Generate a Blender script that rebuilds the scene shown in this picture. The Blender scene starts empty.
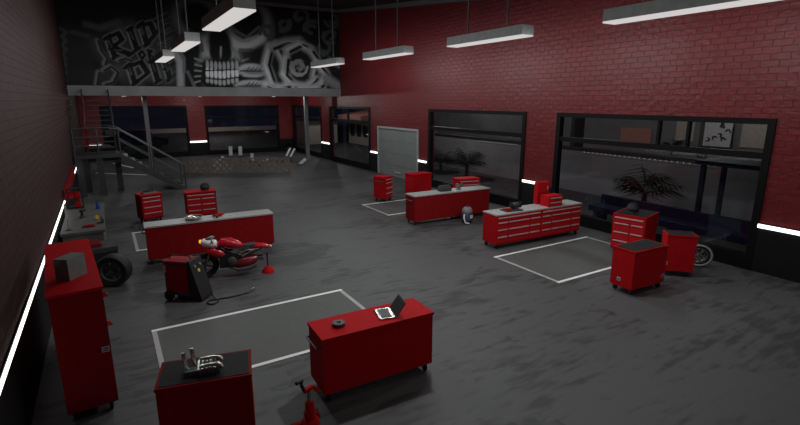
import bpy, bmesh, math, random
import numpy as np
from mathutils import Vector, Matrix
random.seed(4)
PI = math.pi
SC = bpy.context.scene
COL = SC.collection
CAM_H = 3.8
FPX, PITCH, YAW = 480.4, math.radians(13.205), math.radians(31.303)
XL, XR, YB, YF = -1.2, 12.28, 36.0, -4.0       # left, right, back, front walls

# ------------------------------------------------------------------ materials
def nodes(name):
    m = bpy.data.materials.new(name); m.use_nodes = True
    nt = m.node_tree; nt.nodes.clear()
    out = nt.nodes.new('ShaderNodeOutputMaterial')
    return m, nt, out
def N(nt, t, **kw):
    n = nt.nodes.new(t)
    for k, v in kw.items():
        if hasattr(n, k) and k not in ('Scale',): setattr(n, k, v)
    return n
def paint(name, col, rough=.45, metal=0., var=.12, scale=9., bump=0., spec=.5):
    m, nt, out = nodes(name)
    b = nt.nodes.new('ShaderNodeBsdfPrincipled'); nt.links.new(b.outputs[0], out.inputs[0])
    tc = nt.nodes.new('ShaderNodeTexCoord'); nz = nt.nodes.new('ShaderNodeTexNoise')
    nz.inputs['Scale'].default_value = scale; nz.inputs['Detail'].default_value = 4
    nt.links.new(tc.outputs['Object'], nz.inputs['Vector'])
    r = nt.nodes.new('ShaderNodeValToRGB')
    r.color_ramp.elements[0].position = .3; r.color_ramp.elements[1].position = .7
    r.color_ramp.elements[0].color = (*[c*(1-var) for c in col], 1)
    r.color_ramp.elements[1].color = (*[min(1, c*(1+var)) for c in col], 1)
    nt.links.new(nz.outputs['Fac'], r.inputs['Fac']); nt.links.new(r.outputs[0], b.inputs['Base Color'])
    b.inputs['Roughness'].default_value = rough; b.inputs['Metallic'].default_value = metal
    b.inputs['Specular IOR Level'].default_value = spec
    if bump:
        bp = nt.nodes.new('ShaderNodeBump'); bp.inputs['Strength'].default_value = bump
        bp.inputs['Distance'].default_value = .01
        nt.links.new(nz.outputs['Fac'], bp.inputs['Height']); nt.links.new(bp.outputs[0], b.inputs['Normal'])
    return m
def emit(name, col, s):
    m, nt, out = nodes(name)
    e = nt.nodes.new('ShaderNodeEmission'); e.inputs[0].default_value = (*col, 1); e.inputs[1].default_value = s
    nt.links.new(e.outputs[0], out.inputs[0]); return m
def brick(name, axis, col, dark, rough=.42, spec=.34):
    m, nt, out = nodes(name)
    b = nt.nodes.new('ShaderNodeBsdfPrincipled'); nt.links.new(b.outputs[0], out.inputs[0])
    g = nt.nodes.new('ShaderNodeNewGeometry'); s = nt.nodes.new('ShaderNodeSeparateXYZ'); c = nt.nodes.new('ShaderNodeCombineXYZ')
    nt.links.new(g.outputs['Position'], s.inputs[0])
    nt.links.new(s.outputs[axis], c.inputs[0]); nt.links.new(s.outputs[2], c.inputs[1])
    br = nt.nodes.new('ShaderNodeTexBrick'); nt.links.new(c.outputs[0], br.inputs['Vector'])
    br.inputs['Scale'].default_value = 1; br.inputs['Brick Width'].default_value = .36; br.inputs['Row Height'].default_value = .14
    br.inputs['Mortar Size'].default_value = .008; br.inputs['Mortar Smooth'].default_value = .3
    br.inputs['Color1'].default_value = (*col, 1); br.inputs['Color2'].default_value = (*[x*.84 for x in col], 1)
    br.inputs['Mortar'].default_value = (*dark, 1)
    nz = nt.nodes.new('ShaderNodeTexNoise'); nz.inputs['Scale'].default_value = 7; nz.inputs['Detail'].default_value = 5
    nt.links.new(c.outputs[0], nz.inputs['Vector'])
    nt.links.new(br.outputs['Color'], b.inputs['Base Color'])
    ad = nt.nodes.new('ShaderNodeMath'); ad.operation = 'MULTIPLY_ADD'
    nt.links.new(br.outputs['Fac'], ad.inputs[0]); ad.inputs[1].default_value = -1.0
    nt.links.new(nz.outputs['Fac'], ad.inputs[2])
    bp = nt.nodes.new('ShaderNodeBump'); bp.inputs['Strength'].default_value = 1.; bp.inputs['Distance'].default_value = .022
    nt.links.new(ad.outputs[0], bp.inputs['Height']); nt.links.new(bp.outputs[0], b.inputs['Normal'])
    b.inputs['Roughness'].default_value = rough; b.inputs['Specular IOR Level'].default_value = spec
    return m
def floor_mat():
    m, nt, out = nodes('polished_concrete')
    b = nt.nodes.new('ShaderNodeBsdfPrincipled'); nt.links.new(b.outputs[0], out.inputs[0])
    g = nt.nodes.new('ShaderNodeNewGeometry')
    mp = nt.nodes.new('ShaderNodeMapping'); nt.links.new(g.outputs['Position'], mp.inputs[0])
    mp.inputs['Rotation'].default_value = (0, 0, .35); mp.inputs['Scale'].default_value = (.85, 1.5, 1)
    n1 = nt.nodes.new('ShaderNodeTexNoise'); nt.links.new(mp.outputs[0], n1.inputs['Vector'])
    n1.inputs['Scale'].default_value = .8; n1.inputs['Detail'].default_value = 3.; n1.inputs['Distortion'].default_value = 1.6
    v = nt.nodes.new('ShaderNodeTexVoronoi'); v.inputs['Scale'].default_value = 1.7
    mx = nt.nodes.new('ShaderNodeMix'); mx.data_type = 'VECTOR'; mx.inputs['Factor'].default_value = .55
    nt.links.new(mp.outputs[0], mx.inputs[4]); nt.links.new(n1.outputs['Color'], mx.inputs[5])
    nt.links.new(mx.outputs[1], v.inputs['Vector'])
    sp = nt.nodes.new('ShaderNodeSeparateColor'); nt.links.new(v.outputs['Color'], sp.inputs[0])
    n2 = nt.nodes.new('ShaderNodeTexNoise'); n2.inputs['Scale'].default_value = 3.2; n2.inputs['Detail'].default_value = 6
    mp2 = nt.nodes.new('ShaderNodeMapping'); mp2.inputs['Scale'].default_value = (.5, 2.4, 1); mp2.inputs['Rotation'].default_value = (0, 0, .3)
    nt.links.new(g.outputs['Position'], mp2.inputs[0]); nt.links.new(mp2.outputs[0], n2.inputs['Vector'])
    a = nt.nodes.new('ShaderNodeMath'); a.operation = 'MULTIPLY_ADD'; a.inputs[1].default_value = .30
    nt.links.new(sp.outputs[0], a.inputs[0]); nt.links.new(n2.outputs['Fac'], a.inputs[2])
    a2 = nt.nodes.new('ShaderNodeMath'); a2.operation = 'MULTIPLY_ADD'; a2.inputs[1].default_value = .7
    nt.links.new(n1.outputs['Fac'], a2.inputs[0]); nt.links.new(a.outputs[0], a2.inputs[2])
    r = nt.nodes.new('ShaderNodeValToRGB'); nt.links.new(a2.outputs[0], r.inputs['Fac'])
    r.color_ramp.elements[0].position = .80; r.color_ramp.elements[0].color = (*FLOOR_LO, 1)
    r.color_ramp.elements[1].position = 1.12; r.color_ramp.elements[1].color = (*FLOOR_HI, 1)
    nt.links.new(r.outputs[0], b.inputs['Base Color'])
    bp = nt.nodes.new('ShaderNodeBump'); bp.inputs['Strength'].default_value = .22; bp.inputs['Distance'].default_value = .03
    nt.links.new(a2.outputs[0], bp.inputs['Height']); nt.links.new(bp.outputs[0], b.inputs['Normal'])
    b.inputs['Roughness'].default_value = .55; b.inputs['Specular IOR Level'].default_value = .35
    return m
def glass_mat(name, tint, refl=.07):
    m, nt, out = nodes(name)
    t = nt.nodes.new('ShaderNodeBsdfTransparent'); t.inputs[0].default_value = (*tint, 1)
    gl = nt.nodes.new('ShaderNodeBsdfGlossy'); gl.inputs['Roughness'].default_value = .05
    lw = nt.nodes.new('ShaderNodeLayerWeight'); lw.inputs['Blend'].default_value = .5
    pw = nt.nodes.new('ShaderNodeMath'); pw.operation = 'POWER'; pw.inputs[1].default_value = 4.
    nt.links.new(lw.outputs['Facing'], pw.inputs[0])
    ma = nt.nodes.new('ShaderNodeMath'); ma.operation = 'MULTIPLY_ADD'; ma.inputs[1].default_value = .35; ma.inputs[2].default_value = .03
    nt.links.new(pw.outputs[0], ma.inputs[0])
    mx = nt.nodes.new('ShaderNodeMixShader')
    nt.links.new(ma.outputs[0], mx.inputs[0]); nt.links.new(t.outputs[0], mx.inputs[1]); nt.links.new(gl.outputs[0], mx.inputs[2])
    nt.links.new(mx.outputs[0], out.inputs[0]); return m
def attr_mat(name):
    m, nt, out = nodes(name)
    b = nt.nodes.new('ShaderNodeBsdfPrincipled'); nt.links.new(b.outputs[0], out.inputs[0])
    a = nt.nodes.new('ShaderNodeVertexColor'); a.layer_name = 'art'
    nt.links.new(a.outputs[0], b.inputs['Base Color'])
    b.inputs['Roughness'].default_value = .75; b.inputs['Specular IOR Level'].default_value = .2
    return m

FLOOR_LO, FLOOR_HI = (.045, .046, .047), (.088, .089, .091)
RED = (.50, .011, .015)
M = dict(
    floor=floor_mat(),
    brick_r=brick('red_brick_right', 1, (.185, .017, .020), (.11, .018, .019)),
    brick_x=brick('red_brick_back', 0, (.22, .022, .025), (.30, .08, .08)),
    brick_l=brick('dimmed_brick_left', 1, (.060, .026, .027), (.05, .022, .023), .75, .15),  # dim light on the left wall put into a darker brick colour
    black=paint('black_panel', (.012, .012, .013), .6, 0, .12, 9, 0, .15),
    frame=paint('black_frame', (.007, .007, .008), .55, 0, .12, 9, 0, .12),
    ceiling=paint('black_ceiling', (.02, .02, .021), .8),
    steel=paint('grey_steel', (.20, .20, .21), .5, .2),
    dsteel=paint('dark_steel', (.085, .087, .092), .45, .3),
    stair=paint('dark_stair_steel', (.05, .052, .055), .5, .2),
    fascia=paint('grey_fascia', (.23, .23, .235), .6, 0, .15, 1.5),
    red=paint('red_enamel', RED, .55, 0, .06, 9, 0, .03),
    red_d=paint('deep_red_enamel', (.26, .010, .012), .55, 0, .08, 9, 0, .04),
    red_drawer=paint('red_drawer', (.52, .014, .02), .5, 0, .05, 9, 0, .08),
    handle=paint('brushed_handle', (.62, .50, .50), .45, .2),
    top_grey=paint('grey_worktop', (.42, .42, .41), .5, .1, .15, 14),
    top_black=paint('black_rubber_top', (.022, .022, .023), .7, 0, .2, 30, 0, .15),
    rubber=paint('black_rubber', (.010, .010, .010), .65),
    chrome=paint('worn_chrome', (.55, .53, .50), .25, .95),
    bench_grey=paint('worn_bench_steel', (.115, .11, .105), .6, .1, .2, 5),
    grey=paint('grey_plastic', (.20, .21, .21), .5),
    dgrey=paint('dark_grey_plastic', (.05, .05, .053), .5),
    white=paint('white_paint', (.88, .88, .87), .5),
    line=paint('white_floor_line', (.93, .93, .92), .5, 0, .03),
    line_dim=paint('dimmed_floor_line', (.42, .42, .42), .55, 0, .05),
    mat=paint('grey_green_mat', (.085, .090, .084), .6, 0, .08, 4),
    lampbody=paint('light_grey_lamp', (.45, .49, .47), .5),
    diffuser=emit('lamp_diffuser', (1, .96, .94), .62),
    led=emit('white_led', (1, .98, .95), 2.6),
    amber=emit('amber_lens', (1, .42, .02), 1.1),
    greenled=emit('green_display', (.35, .8, .2), .25),
    yellow=paint('yellow_sticker', (.75, .50, .02), .5),
    blue=paint('blue_paint', (.03, .07, .30), .45),
    bluegrey=paint('blue_grey_drum', (.06, .085, .16), .45),
    tan=paint('tan_lattice', (.17, .145, .125), .7),
    door=paint('grey_door', (.24, .26, .255), .55, .1, .06, 2),
    doorframe=paint('light_door_frame', (.42, .43, .43), .5, .2),
    glass=glass_mat('tinted_glass', (.82, .84, .86)),
    mural=attr_mat('painted_mural'),
    bred=paint('red_fairing', (.50, .012, .025), .2),
    bdred=paint('dark_red_fairing', (.20, .012, .016), .3),
    engine=paint('dark_engine', (.03, .03, .032), .45, .5),
    cream=paint('cream_plaster', (.45, .40, .34), .8),
    wallgrey=paint('outdoor_grey_wall', (.20, .20, .205), .85, 0, .15, .8),
    night=paint('night_asphalt', (.03, .03, .034), .8),
    leaf=paint('palm_leaf', (.010, .014, .010), .7, 0, .15, 9, 0, .1),
    trunk=paint('palm_trunk', (.05, .04, .03), .8),
    bbench=paint('dark_blue_bench', (.010, .014, .040), .7, 0, .1, 9, 0, .1),
    bframe=paint('dark_blue_frame', (.014, .020, .034), .6, 0, .1, 9, 0, .1),
    peach=paint('peach_wall', (.50, .22, .17), .8),
    board=paint('pale_board', (.55, .55, .55), .7),
    ink=paint('black_ink', (.015, .015, .016), .7),
    led_dot=emit('string_light_bulb', (1, 1, 1), .9),
)

# ------------------------------------------------------------------ mesh builder
class MB:
    def __init__(s): s.bm = bmesh.new()
    def box(s, a, b, T=None, taper=None):
        (x0, y0, z0), (x1, y1, z1) = a, b
        P = [(x0,y0,z0),(x1,y0,z0),(x1,y1,z0),(x0,y1,z0),(x0,y0,z1),(x1,y0,z1),(x1,y1,z1),(x0,y1,z1)]
        return s.hexa(P, T)
    def hexa(s, P, T=None):
        v = [s.bm.verts.new((T @ Vector(p)) if T else p) for p in P]
        for f in ((3,2,1,0),(4,5,6,7),(0,1,5,4),(1,2,6,5),(2,3,7,6),(3,0,4,7)): s.bm.faces.new([v[i] for i in f])
        return s
    def bar(s, p, q, w, h=None, up=(0,0,1)):
        h = h or w; p = Vector(p); q = Vector(q); d = (q-p); L = d.length; d.normalize(); u = Vector(up)
        if abs(d.dot(u)) > .98: u = Vector((1,0,0))
        x = d.cross(u).normalized(); u = x.cross(d)
        T = Matrix.Translation(p) @ Matrix((( x.x,u.x,d.x,0),(x.y,u.y,d.y,0),(x.z,u.z,d.z,0),(0,0,0,1)))
        return s.box((-w/2,-h/2,0),(w/2,h/2,L),T)
    def tube(s, pts, r, n=8, cap=True):
        pts = [Vector(p) for p in pts]; rs = r if isinstance(r,(list,tuple)) else [r]*len(pts)
        rings = []; px = None
        for i, p in enumerate(pts):
            d = (pts[min(i+1,len(pts)-1)] - pts[max(i-1,0)]).normalized()
            if px is None:
                u = Vector((0,0,1)) if abs(d.z) < .95 else Vector((1,0,0)); px = d.cross(u).normalized()
            else: px = (px - d*px.dot(d)).normalized()
            y = d.cross(px)
            rings.append([s.bm.verts.new(p + (px*math.cos(2*PI*k/n) + y*math.sin(2*PI*k/n))*rs[i]) for k in range(n)])
        for a, b in zip(rings, rings[1:]):
            for k in range(n): s.bm.faces.new((a[k], a[(k+1)%n], b[(k+1)%n], b[k]))
        if cap:
            s.bm.faces.new(rings[0][::-1]); s.bm.faces.new(rings[-1])
        return s
    def lathe(s, prof, c=(0,0,0), axis=(0,0,1), n=24):
        """prof: (radius, height along axis)"""
        a = Vector(axis).normalized(); u = Vector((0,0,1)) if abs(a.z) < .9 else Vector((1,0,0))
        x = a.cross(u).normalized(); y = a.cross(x); c = Vector(c); rings = []
        for r, h in prof:
            if r < 1e-5: rings.append([s.bm.verts.new(c + a*h)])
            else: rings.append([s.bm.verts.new(c + a*h + (x*math.cos(2*PI*k/n) + y*math.sin(2*PI*k/n))*r) for k in range(n)])
        for A, B in zip(rings, rings[1:]):
            for k in range(n):
                if len(A) == 1 and len(B) == 1: break
                if len(A) == 1: s.bm.faces.new((A[0], B[(k+1)%n], B[k]))
                elif len(B) == 1: s.bm.faces.new((A[k], A[(k+1)%n], B[0]))
                else: s.bm.faces.new((A[k], A[(k+1)%n], B[(k+1)%n], B[k]))
        return s
    def torus(s, c, axis, R, r, n=28, m=10, sq=1.):
        a = Vector(axis).normalized(); u = Vector((0,0,1)) if abs(a.z) < .9 else Vector((1,0,0))
        x = a.cross(u).normalized(); y = a.cross(x); c = Vector(c)
        rg = []
        for i in range(n):
            d = x*math.cos(2*PI*i/n) + y*math.sin(2*PI*i/n)
            rg.append([s.bm.verts.new(c + d*(R + r*math.cos(2*PI*k/m)) + a*(r*sq*math.sin(2*PI*k/m))) for k in range(m)])
        for i in range(n):
            A, B = rg[i], rg[(i+1)%n]
            for k in range(m): s.bm.faces.new((A[k], A[(k+1)%m], B[(k+1)%m], B[k]))
        return s
    def prism(s, poly, w0, w1, T=None):
        """poly in local x,z; extruded along y from w0 to w1"""
        f = lambda x,y,z: (T @ Vector((x,y,z))) if T else (x,y,z)
        A = [s.bm.verts.new(f(x,w0,z)) for x,z in poly]; B = [s.bm.verts.new(f(x,w1,z)) for x,z in poly]
        n = len(poly); s.bm.faces.new(A); s.bm.faces.new(B[::-1])
        for k in range(n): s.bm.faces.new((A[k], B[k], B[(k+1)%n], A[(k+1)%n]))
        return s
    def loft(s, secs):
        rings = [[s.bm.verts.new(p) for p in sec] for sec in secs]; n = len(rings[0])
        for A, B in zip(rings, rings[1:]):
            for k in range(n): s.bm.faces.new((A[k], A[(k+1)%n], B[(k+1)%n], B[k]))
        s.bm.faces.new(rings[0][::-1]); s.bm.faces.new(rings[-1]); return s
    def ball(s, c, r, n=16, sc=(1,1,1)):
        T = Matrix.Translation(c) @ Matrix.Diagonal((*[r*k for k in sc],1))
        bmesh.ops.create_uvsphere(s.bm, u_segments=n, v_segments=n//2, radius=1, matrix=T); return s
    def build(s, name, mat, parent=None, bevel=0., smooth=False):
        if bevel:
            es = [e for e in s.bm.edges if len(e.link_faces) == 2 and e.calc_face_angle(0) > .7]
            bmesh.ops.bevel(s.bm, geom=es, offset=bevel, segments=2, affect='EDGES', profile=.7, clamp_overlap=True)
        bmesh.ops.recalc_face_normals(s.bm, faces=s.bm.faces[:])
        me = bpy.data.meshes.new(name); s.bm.to_mesh(me); s.bm.free()
        if smooth:
            me.polygons.foreach_set('use_smooth', [True]*len(me.polygons))
            me.set_sharp_from_angle(angle=math.radians(40))
        me.materials.append(M[mat] if isinstance(mat, str) else mat)
        o = bpy.data.objects.new(name, me); COL.objects.link(o)
        if parent: o.parent = parent
        return o

def tag(o, label=None, cat=None, group=None, kind=None):
    if label: o['label'] = label
    if cat: o['category'] = cat
    if group: o['group'] = group
    if kind: o['kind'] = kind
    return o
def thing(name, label, cat, loc=(0,0,0), rz=0, group=None):
    o = bpy.data.objects.new(name, None); COL.objects.link(o); o.empty_display_size = .2
    o.location = loc; o.rotation_euler = (0,0,rz); return tag(o, label, cat, group)
def struct(name, mb, mat, label=None, cat=None, bevel=0):
    o = mb.build(name, mat, None, bevel); o['kind'] = 'structure'
    tag(o, label or name.replace('_', ' '), cat or name.split('_')[0]); return o
def copy_tree(o, parent=None):
    c = o.copy(); COL.objects.link(c)
    if parent: c.parent = parent
    for ch in list(o.children): copy_tree(ch, c)
    return c

# ------------------------------------------------------------------ room shell
def ceil_z(y): return 8.85 - .105*(27 - min(y, 27))
struct('floor', MB().box((XL-.2, YF-.2, -.12), (XR+.2, YB+.2, 0)), 'floor', 'dark grey brushed concrete floor of the garage', 'floor')
def grid_wall(name, axis, pos, thick, u0, u1, holes, mat, ztop, label, z0=0.):
    """wall in plane axis=pos; holes: (ua,ub,za,zb) sorted"""
    mb = MB()
    def bx(a, b, za, zb):
        if axis == 'x': mb.box((pos, a, za), (pos+thick, b, zb))
        else: mb.box((a, pos, za), (b, pos+thick, zb))
    u = u0
    for (a, b, za, zb) in sorted(holes):
        bx(u, a, z0, ztop)
        if za > z0: bx(a, b, z0, za)
        bx(a, b, zb, ztop); u = b
    bx(u, u1, z0, ztop)
    return struct(name, mb, mat, label, 'wall')
ST = 1.0
WZ = 3.41
RW = [(4.72, 10.62), (11.94, 17.75), (23.28, 28.8), (30.12, 35.7)]   # right-wall windows (Y spans)
DOOR = (18.53, 22.4)
BW = [(-.1, 4.95), (6.07, 11.27)]
grid_wall('wall_right', 'x', XR, .3, YF, YB, [(a, b, .0, WZ) for a, b in RW] + [(*DOOR, 0, 2.48)], 'brick_r', 9.2, 'tall right wall of dark red brick with big windows')
grid_wall('wall_left', 'x', XL-.3, .3, YF, YB, [], 'brick_l', 9.2, 'long left wall in red brick, darkened to look dimly lit')
grid_wall('wall_back', 'y', YB, .3, XL, XR, [(a, b, 0, WZ) for a, b in BW], 'brick_x', 4.1, 'red back wall under the mezzanine')
grid_wall('wall_front', 'y', YF-.3, .3, XL, XR, [], 'brick_x', 9.2, 'red wall behind the viewpoint')
mb = MB()
z0, z1 = ceil_z(YF), ceil_z(27.4)
mb.hexa([(XL-.3,YF-.3,z0),(XR+.3,YF-.3,z0),(XR+.3,27.4,z1),(XL-.3,27.4,z1),(XL-.3,YF-.3,z0+.2),(XR+.3,YF-.3,z0+.2),(XR+.3,27.4,z1+.2),(XL-.3,27.4,z1+.2)])
struct('ceiling', mb, 'ceiling', 'black sloping ceiling of the garage', 'ceiling')
# steel beams at the ceiling edge above the painted wall
mb = MB(); mb.box((XL, 26.62, 8.62), (XR, 26.86, 8.84)); struct('trim_1', mb, 'steel', 'grey steel beam along the ceiling above the mural', 'beam')
mb = MB(); mb.hexa([(XR-.16,YF,z0-.2),(XR,YF,z0-.2),(XR,26.6,8.6),(XR-.16,26.6,8.6),(XR-.16,YF,z0),(XR,YF,z0),(XR,26.6,8.8),(XR-.16,26.6,8.8)])
struct('trim_2', mb, 'steel', 'grey steel beam where the right wall meets the ceiling', 'beam')
# black lower wall panels and sills
mb = MB()
for a, b in ((YF, RW[0][0]), (RW[0][1], RW[1][0]), (RW[1][1], DOOR[0]), (DOOR[1], RW[2][0]), (RW[2][1], RW[3][0]), (RW[3][1], YB)):
    mb.box((XR-.03, a, 0), (XR, b, ST))
struct('baseboard_right', mb, 'black', 'black lower panels of the right wall', 'baseboard')
struct('baseboard_left', MB().box((XL, YF, 0), (XL+.03, YB, ST)), 'black', 'black lower panel of the left wall', 'baseboard')
mb = MB()
for a, b in ((XL+.03, BW[0][0]), (BW[0][1], BW[1][0]), (BW[1][1], XR-.03)): mb.box((a, YB-.03, 0), (b, YB, .92))
struct('baseboard_back', mb, 'black', 'black lower panels of the back wall', 'baseboard')

# mezzanine
MY = 26.95
struct('trim_3', MB().box((XL, MY, 3.99), (XR, MY+.25, 4.44)), 'fascia', 'grey concrete fascia of the mezzanine edge', 'fascia')
mb = MB(); mb.box((.6, MY+.25, 4.1), (XR, YB, 4.4)); mb.box((XL, 30.5, 4.1), (.6, YB, 4.4))
struct('trim_4', mb, 'fascia', 'mezzanine floor slab over the far windows', 'slab')
struct('wall_mezzanine', MB().box((XL, MY+.05, 4.44), (XR, MY+.25, 9.2)), 'black', 'black upper wall that carries the painted mural', 'wall')

# windows
def window(n, axis, pos, a, b, label, mull, rail=2.6):
    t = thing('window_%d' % n, label, 'window'); t['kind'] = 'structure'
    sill, fw = .34, .15
    def B(mb, u0, u1, za, zb, d0=-.04, d1=.14):
        if axis == 'x': mb.box((pos+d0, u0, za), (pos+d1, u1, zb))
        else: mb.box((u0, pos+d0, za), (u1, pos+d1, zb))
        return mb
    mb = MB(); B(mb, a, b, 0, sill); B(mb, a, b, WZ-.13, WZ); B(mb, a, a+fw, sill, WZ-.13); B(mb, b-fw, b, sill, WZ-.13)
    mb.build('window_frame', 'frame', t)
    B(MB(), a+fw, b-fw, rail-.07, rail+.07, -.02, .12).build('transom_bar', 'frame', t)
    for u in mull: B(MB(), u-.035, u+.035, rail+.07, WZ-.13, -.01, .1).build('mullion', 'frame', t)
    B(MB(), a+fw, b-fw, sill, WZ-.13, .06, .07).build('window_pane', 'glass', t)
    return t
window(1, 'x', XR, *RW[0], 'large black framed window nearest the camera on the right wall', (6.55, 7.3))
window(2, 'x', XR, *RW[1], 'black framed window behind the red bench left of the brick pillar', ())
window(3, 'x', XR, *RW[2], 'black framed window to the left of the grey door', (26.1,))
window(4, 'x', XR, *RW[3], 'black framed corner window on the right wall beneath the mezzanine', (33.,))
window(5, 'y', YB, *BW[0], 'dark back window behind the metal stairs', ())
window(6, 'y', YB, *BW[1], 'dark wide back window right of the red brick pillar', ())
# door
t = thing('door_1', 'wide pale grey metal door in the right wall', 'door'); t['kind'] = 'structure'
mb = MB(); mb.box((XR-.06, DOOR[0], 0), (XR+.16, DOOR[0]+.1, 2.48)); mb.box((XR-.06, DOOR[1]-.1, 0), (XR+.16, DOOR[1], 2.48)); mb.box((XR-.06, DOOR[0]+.1, 2.38), (XR+.16, DOOR[1]-.1, 2.48))
mb.build('door_frame', 'doorframe', t)
mb = MB(); mb.box((XR+.02, DOOR[0]+.1, .01), (XR+.1, DOOR[1]-.1, 2.38))
for z in (.6, 1.2, 1.8): mb.box((XR+.005, DOOR[0]+.12, z-.012), (XR+.02, DOOR[1]-.12, z+.012))
mb.build('door_leaf', 'door', t)
MB().box((XR-.03, 20.2, .22), (XR+.02, 20.7, .27)).build('door_handle', 'handle', t)

# LED strips
def led(axis, a, b, label, z=ST+.02, h=.08, mat='led'):
    t = thing('led_strip', label, 'light strip', (0,0,0))
    if axis == 'r': q = (XR-.06, a, z), (XR-.02, b, z+h); c = (XR-.02, a, z-.02), (XR-.002, b, z+h+.02)
    elif axis == 'l': q = (XL+.02, a, z), (XL+.045, b, z+h); c = (XL+.002, a, z-.02), (XL+.02, b, z+h+.02)
    else: q = (a, YB-.06, z), (b, YB-.005, z+h); c = (a, YB-.012, z-.02), (b, YB, z+h+.02)
    MB().box(*q).build('tube', mat, t); MB().box(*c).build('backing', 'black', t)
led('r', YF+.1, 4.72, 'long white light strip on the right wall at the photo edge')
led('r', 11.12, 11.92, 'white light strip on the pillar between the two big windows')
led('r', 17.85, 18.5, 'short white light strip just right of the grey door')
led('r', 22.45, 23.2, 'short white light strip just left of the grey door')
led('r', 28.85, 30.1, 'white light strip on the right wall between the far windows')
led('l', YF+.1, 16.0, 'long white light strip along the left wall above the tall cabinet', 1.04, .04)
led('l', 22.0, 27.6, 'far piece of white light strip on the left wall near the stairs', 1.04, .04)
led('b', 4.97, 6.06, 'white light strip on the back wall brick pillar', .92, .1)
led('b', -.9, -.25, 'tiny white light strip on the back wall behind the stair landing', .94, .08)
tag(MB().box((XL+.005, 16.05, .98), (XL+.05, 21.9, 1.34)).build('wall_panel', 'red_d', None, .01), 'long red panel mounted low on the left wall', 'panel')

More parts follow.
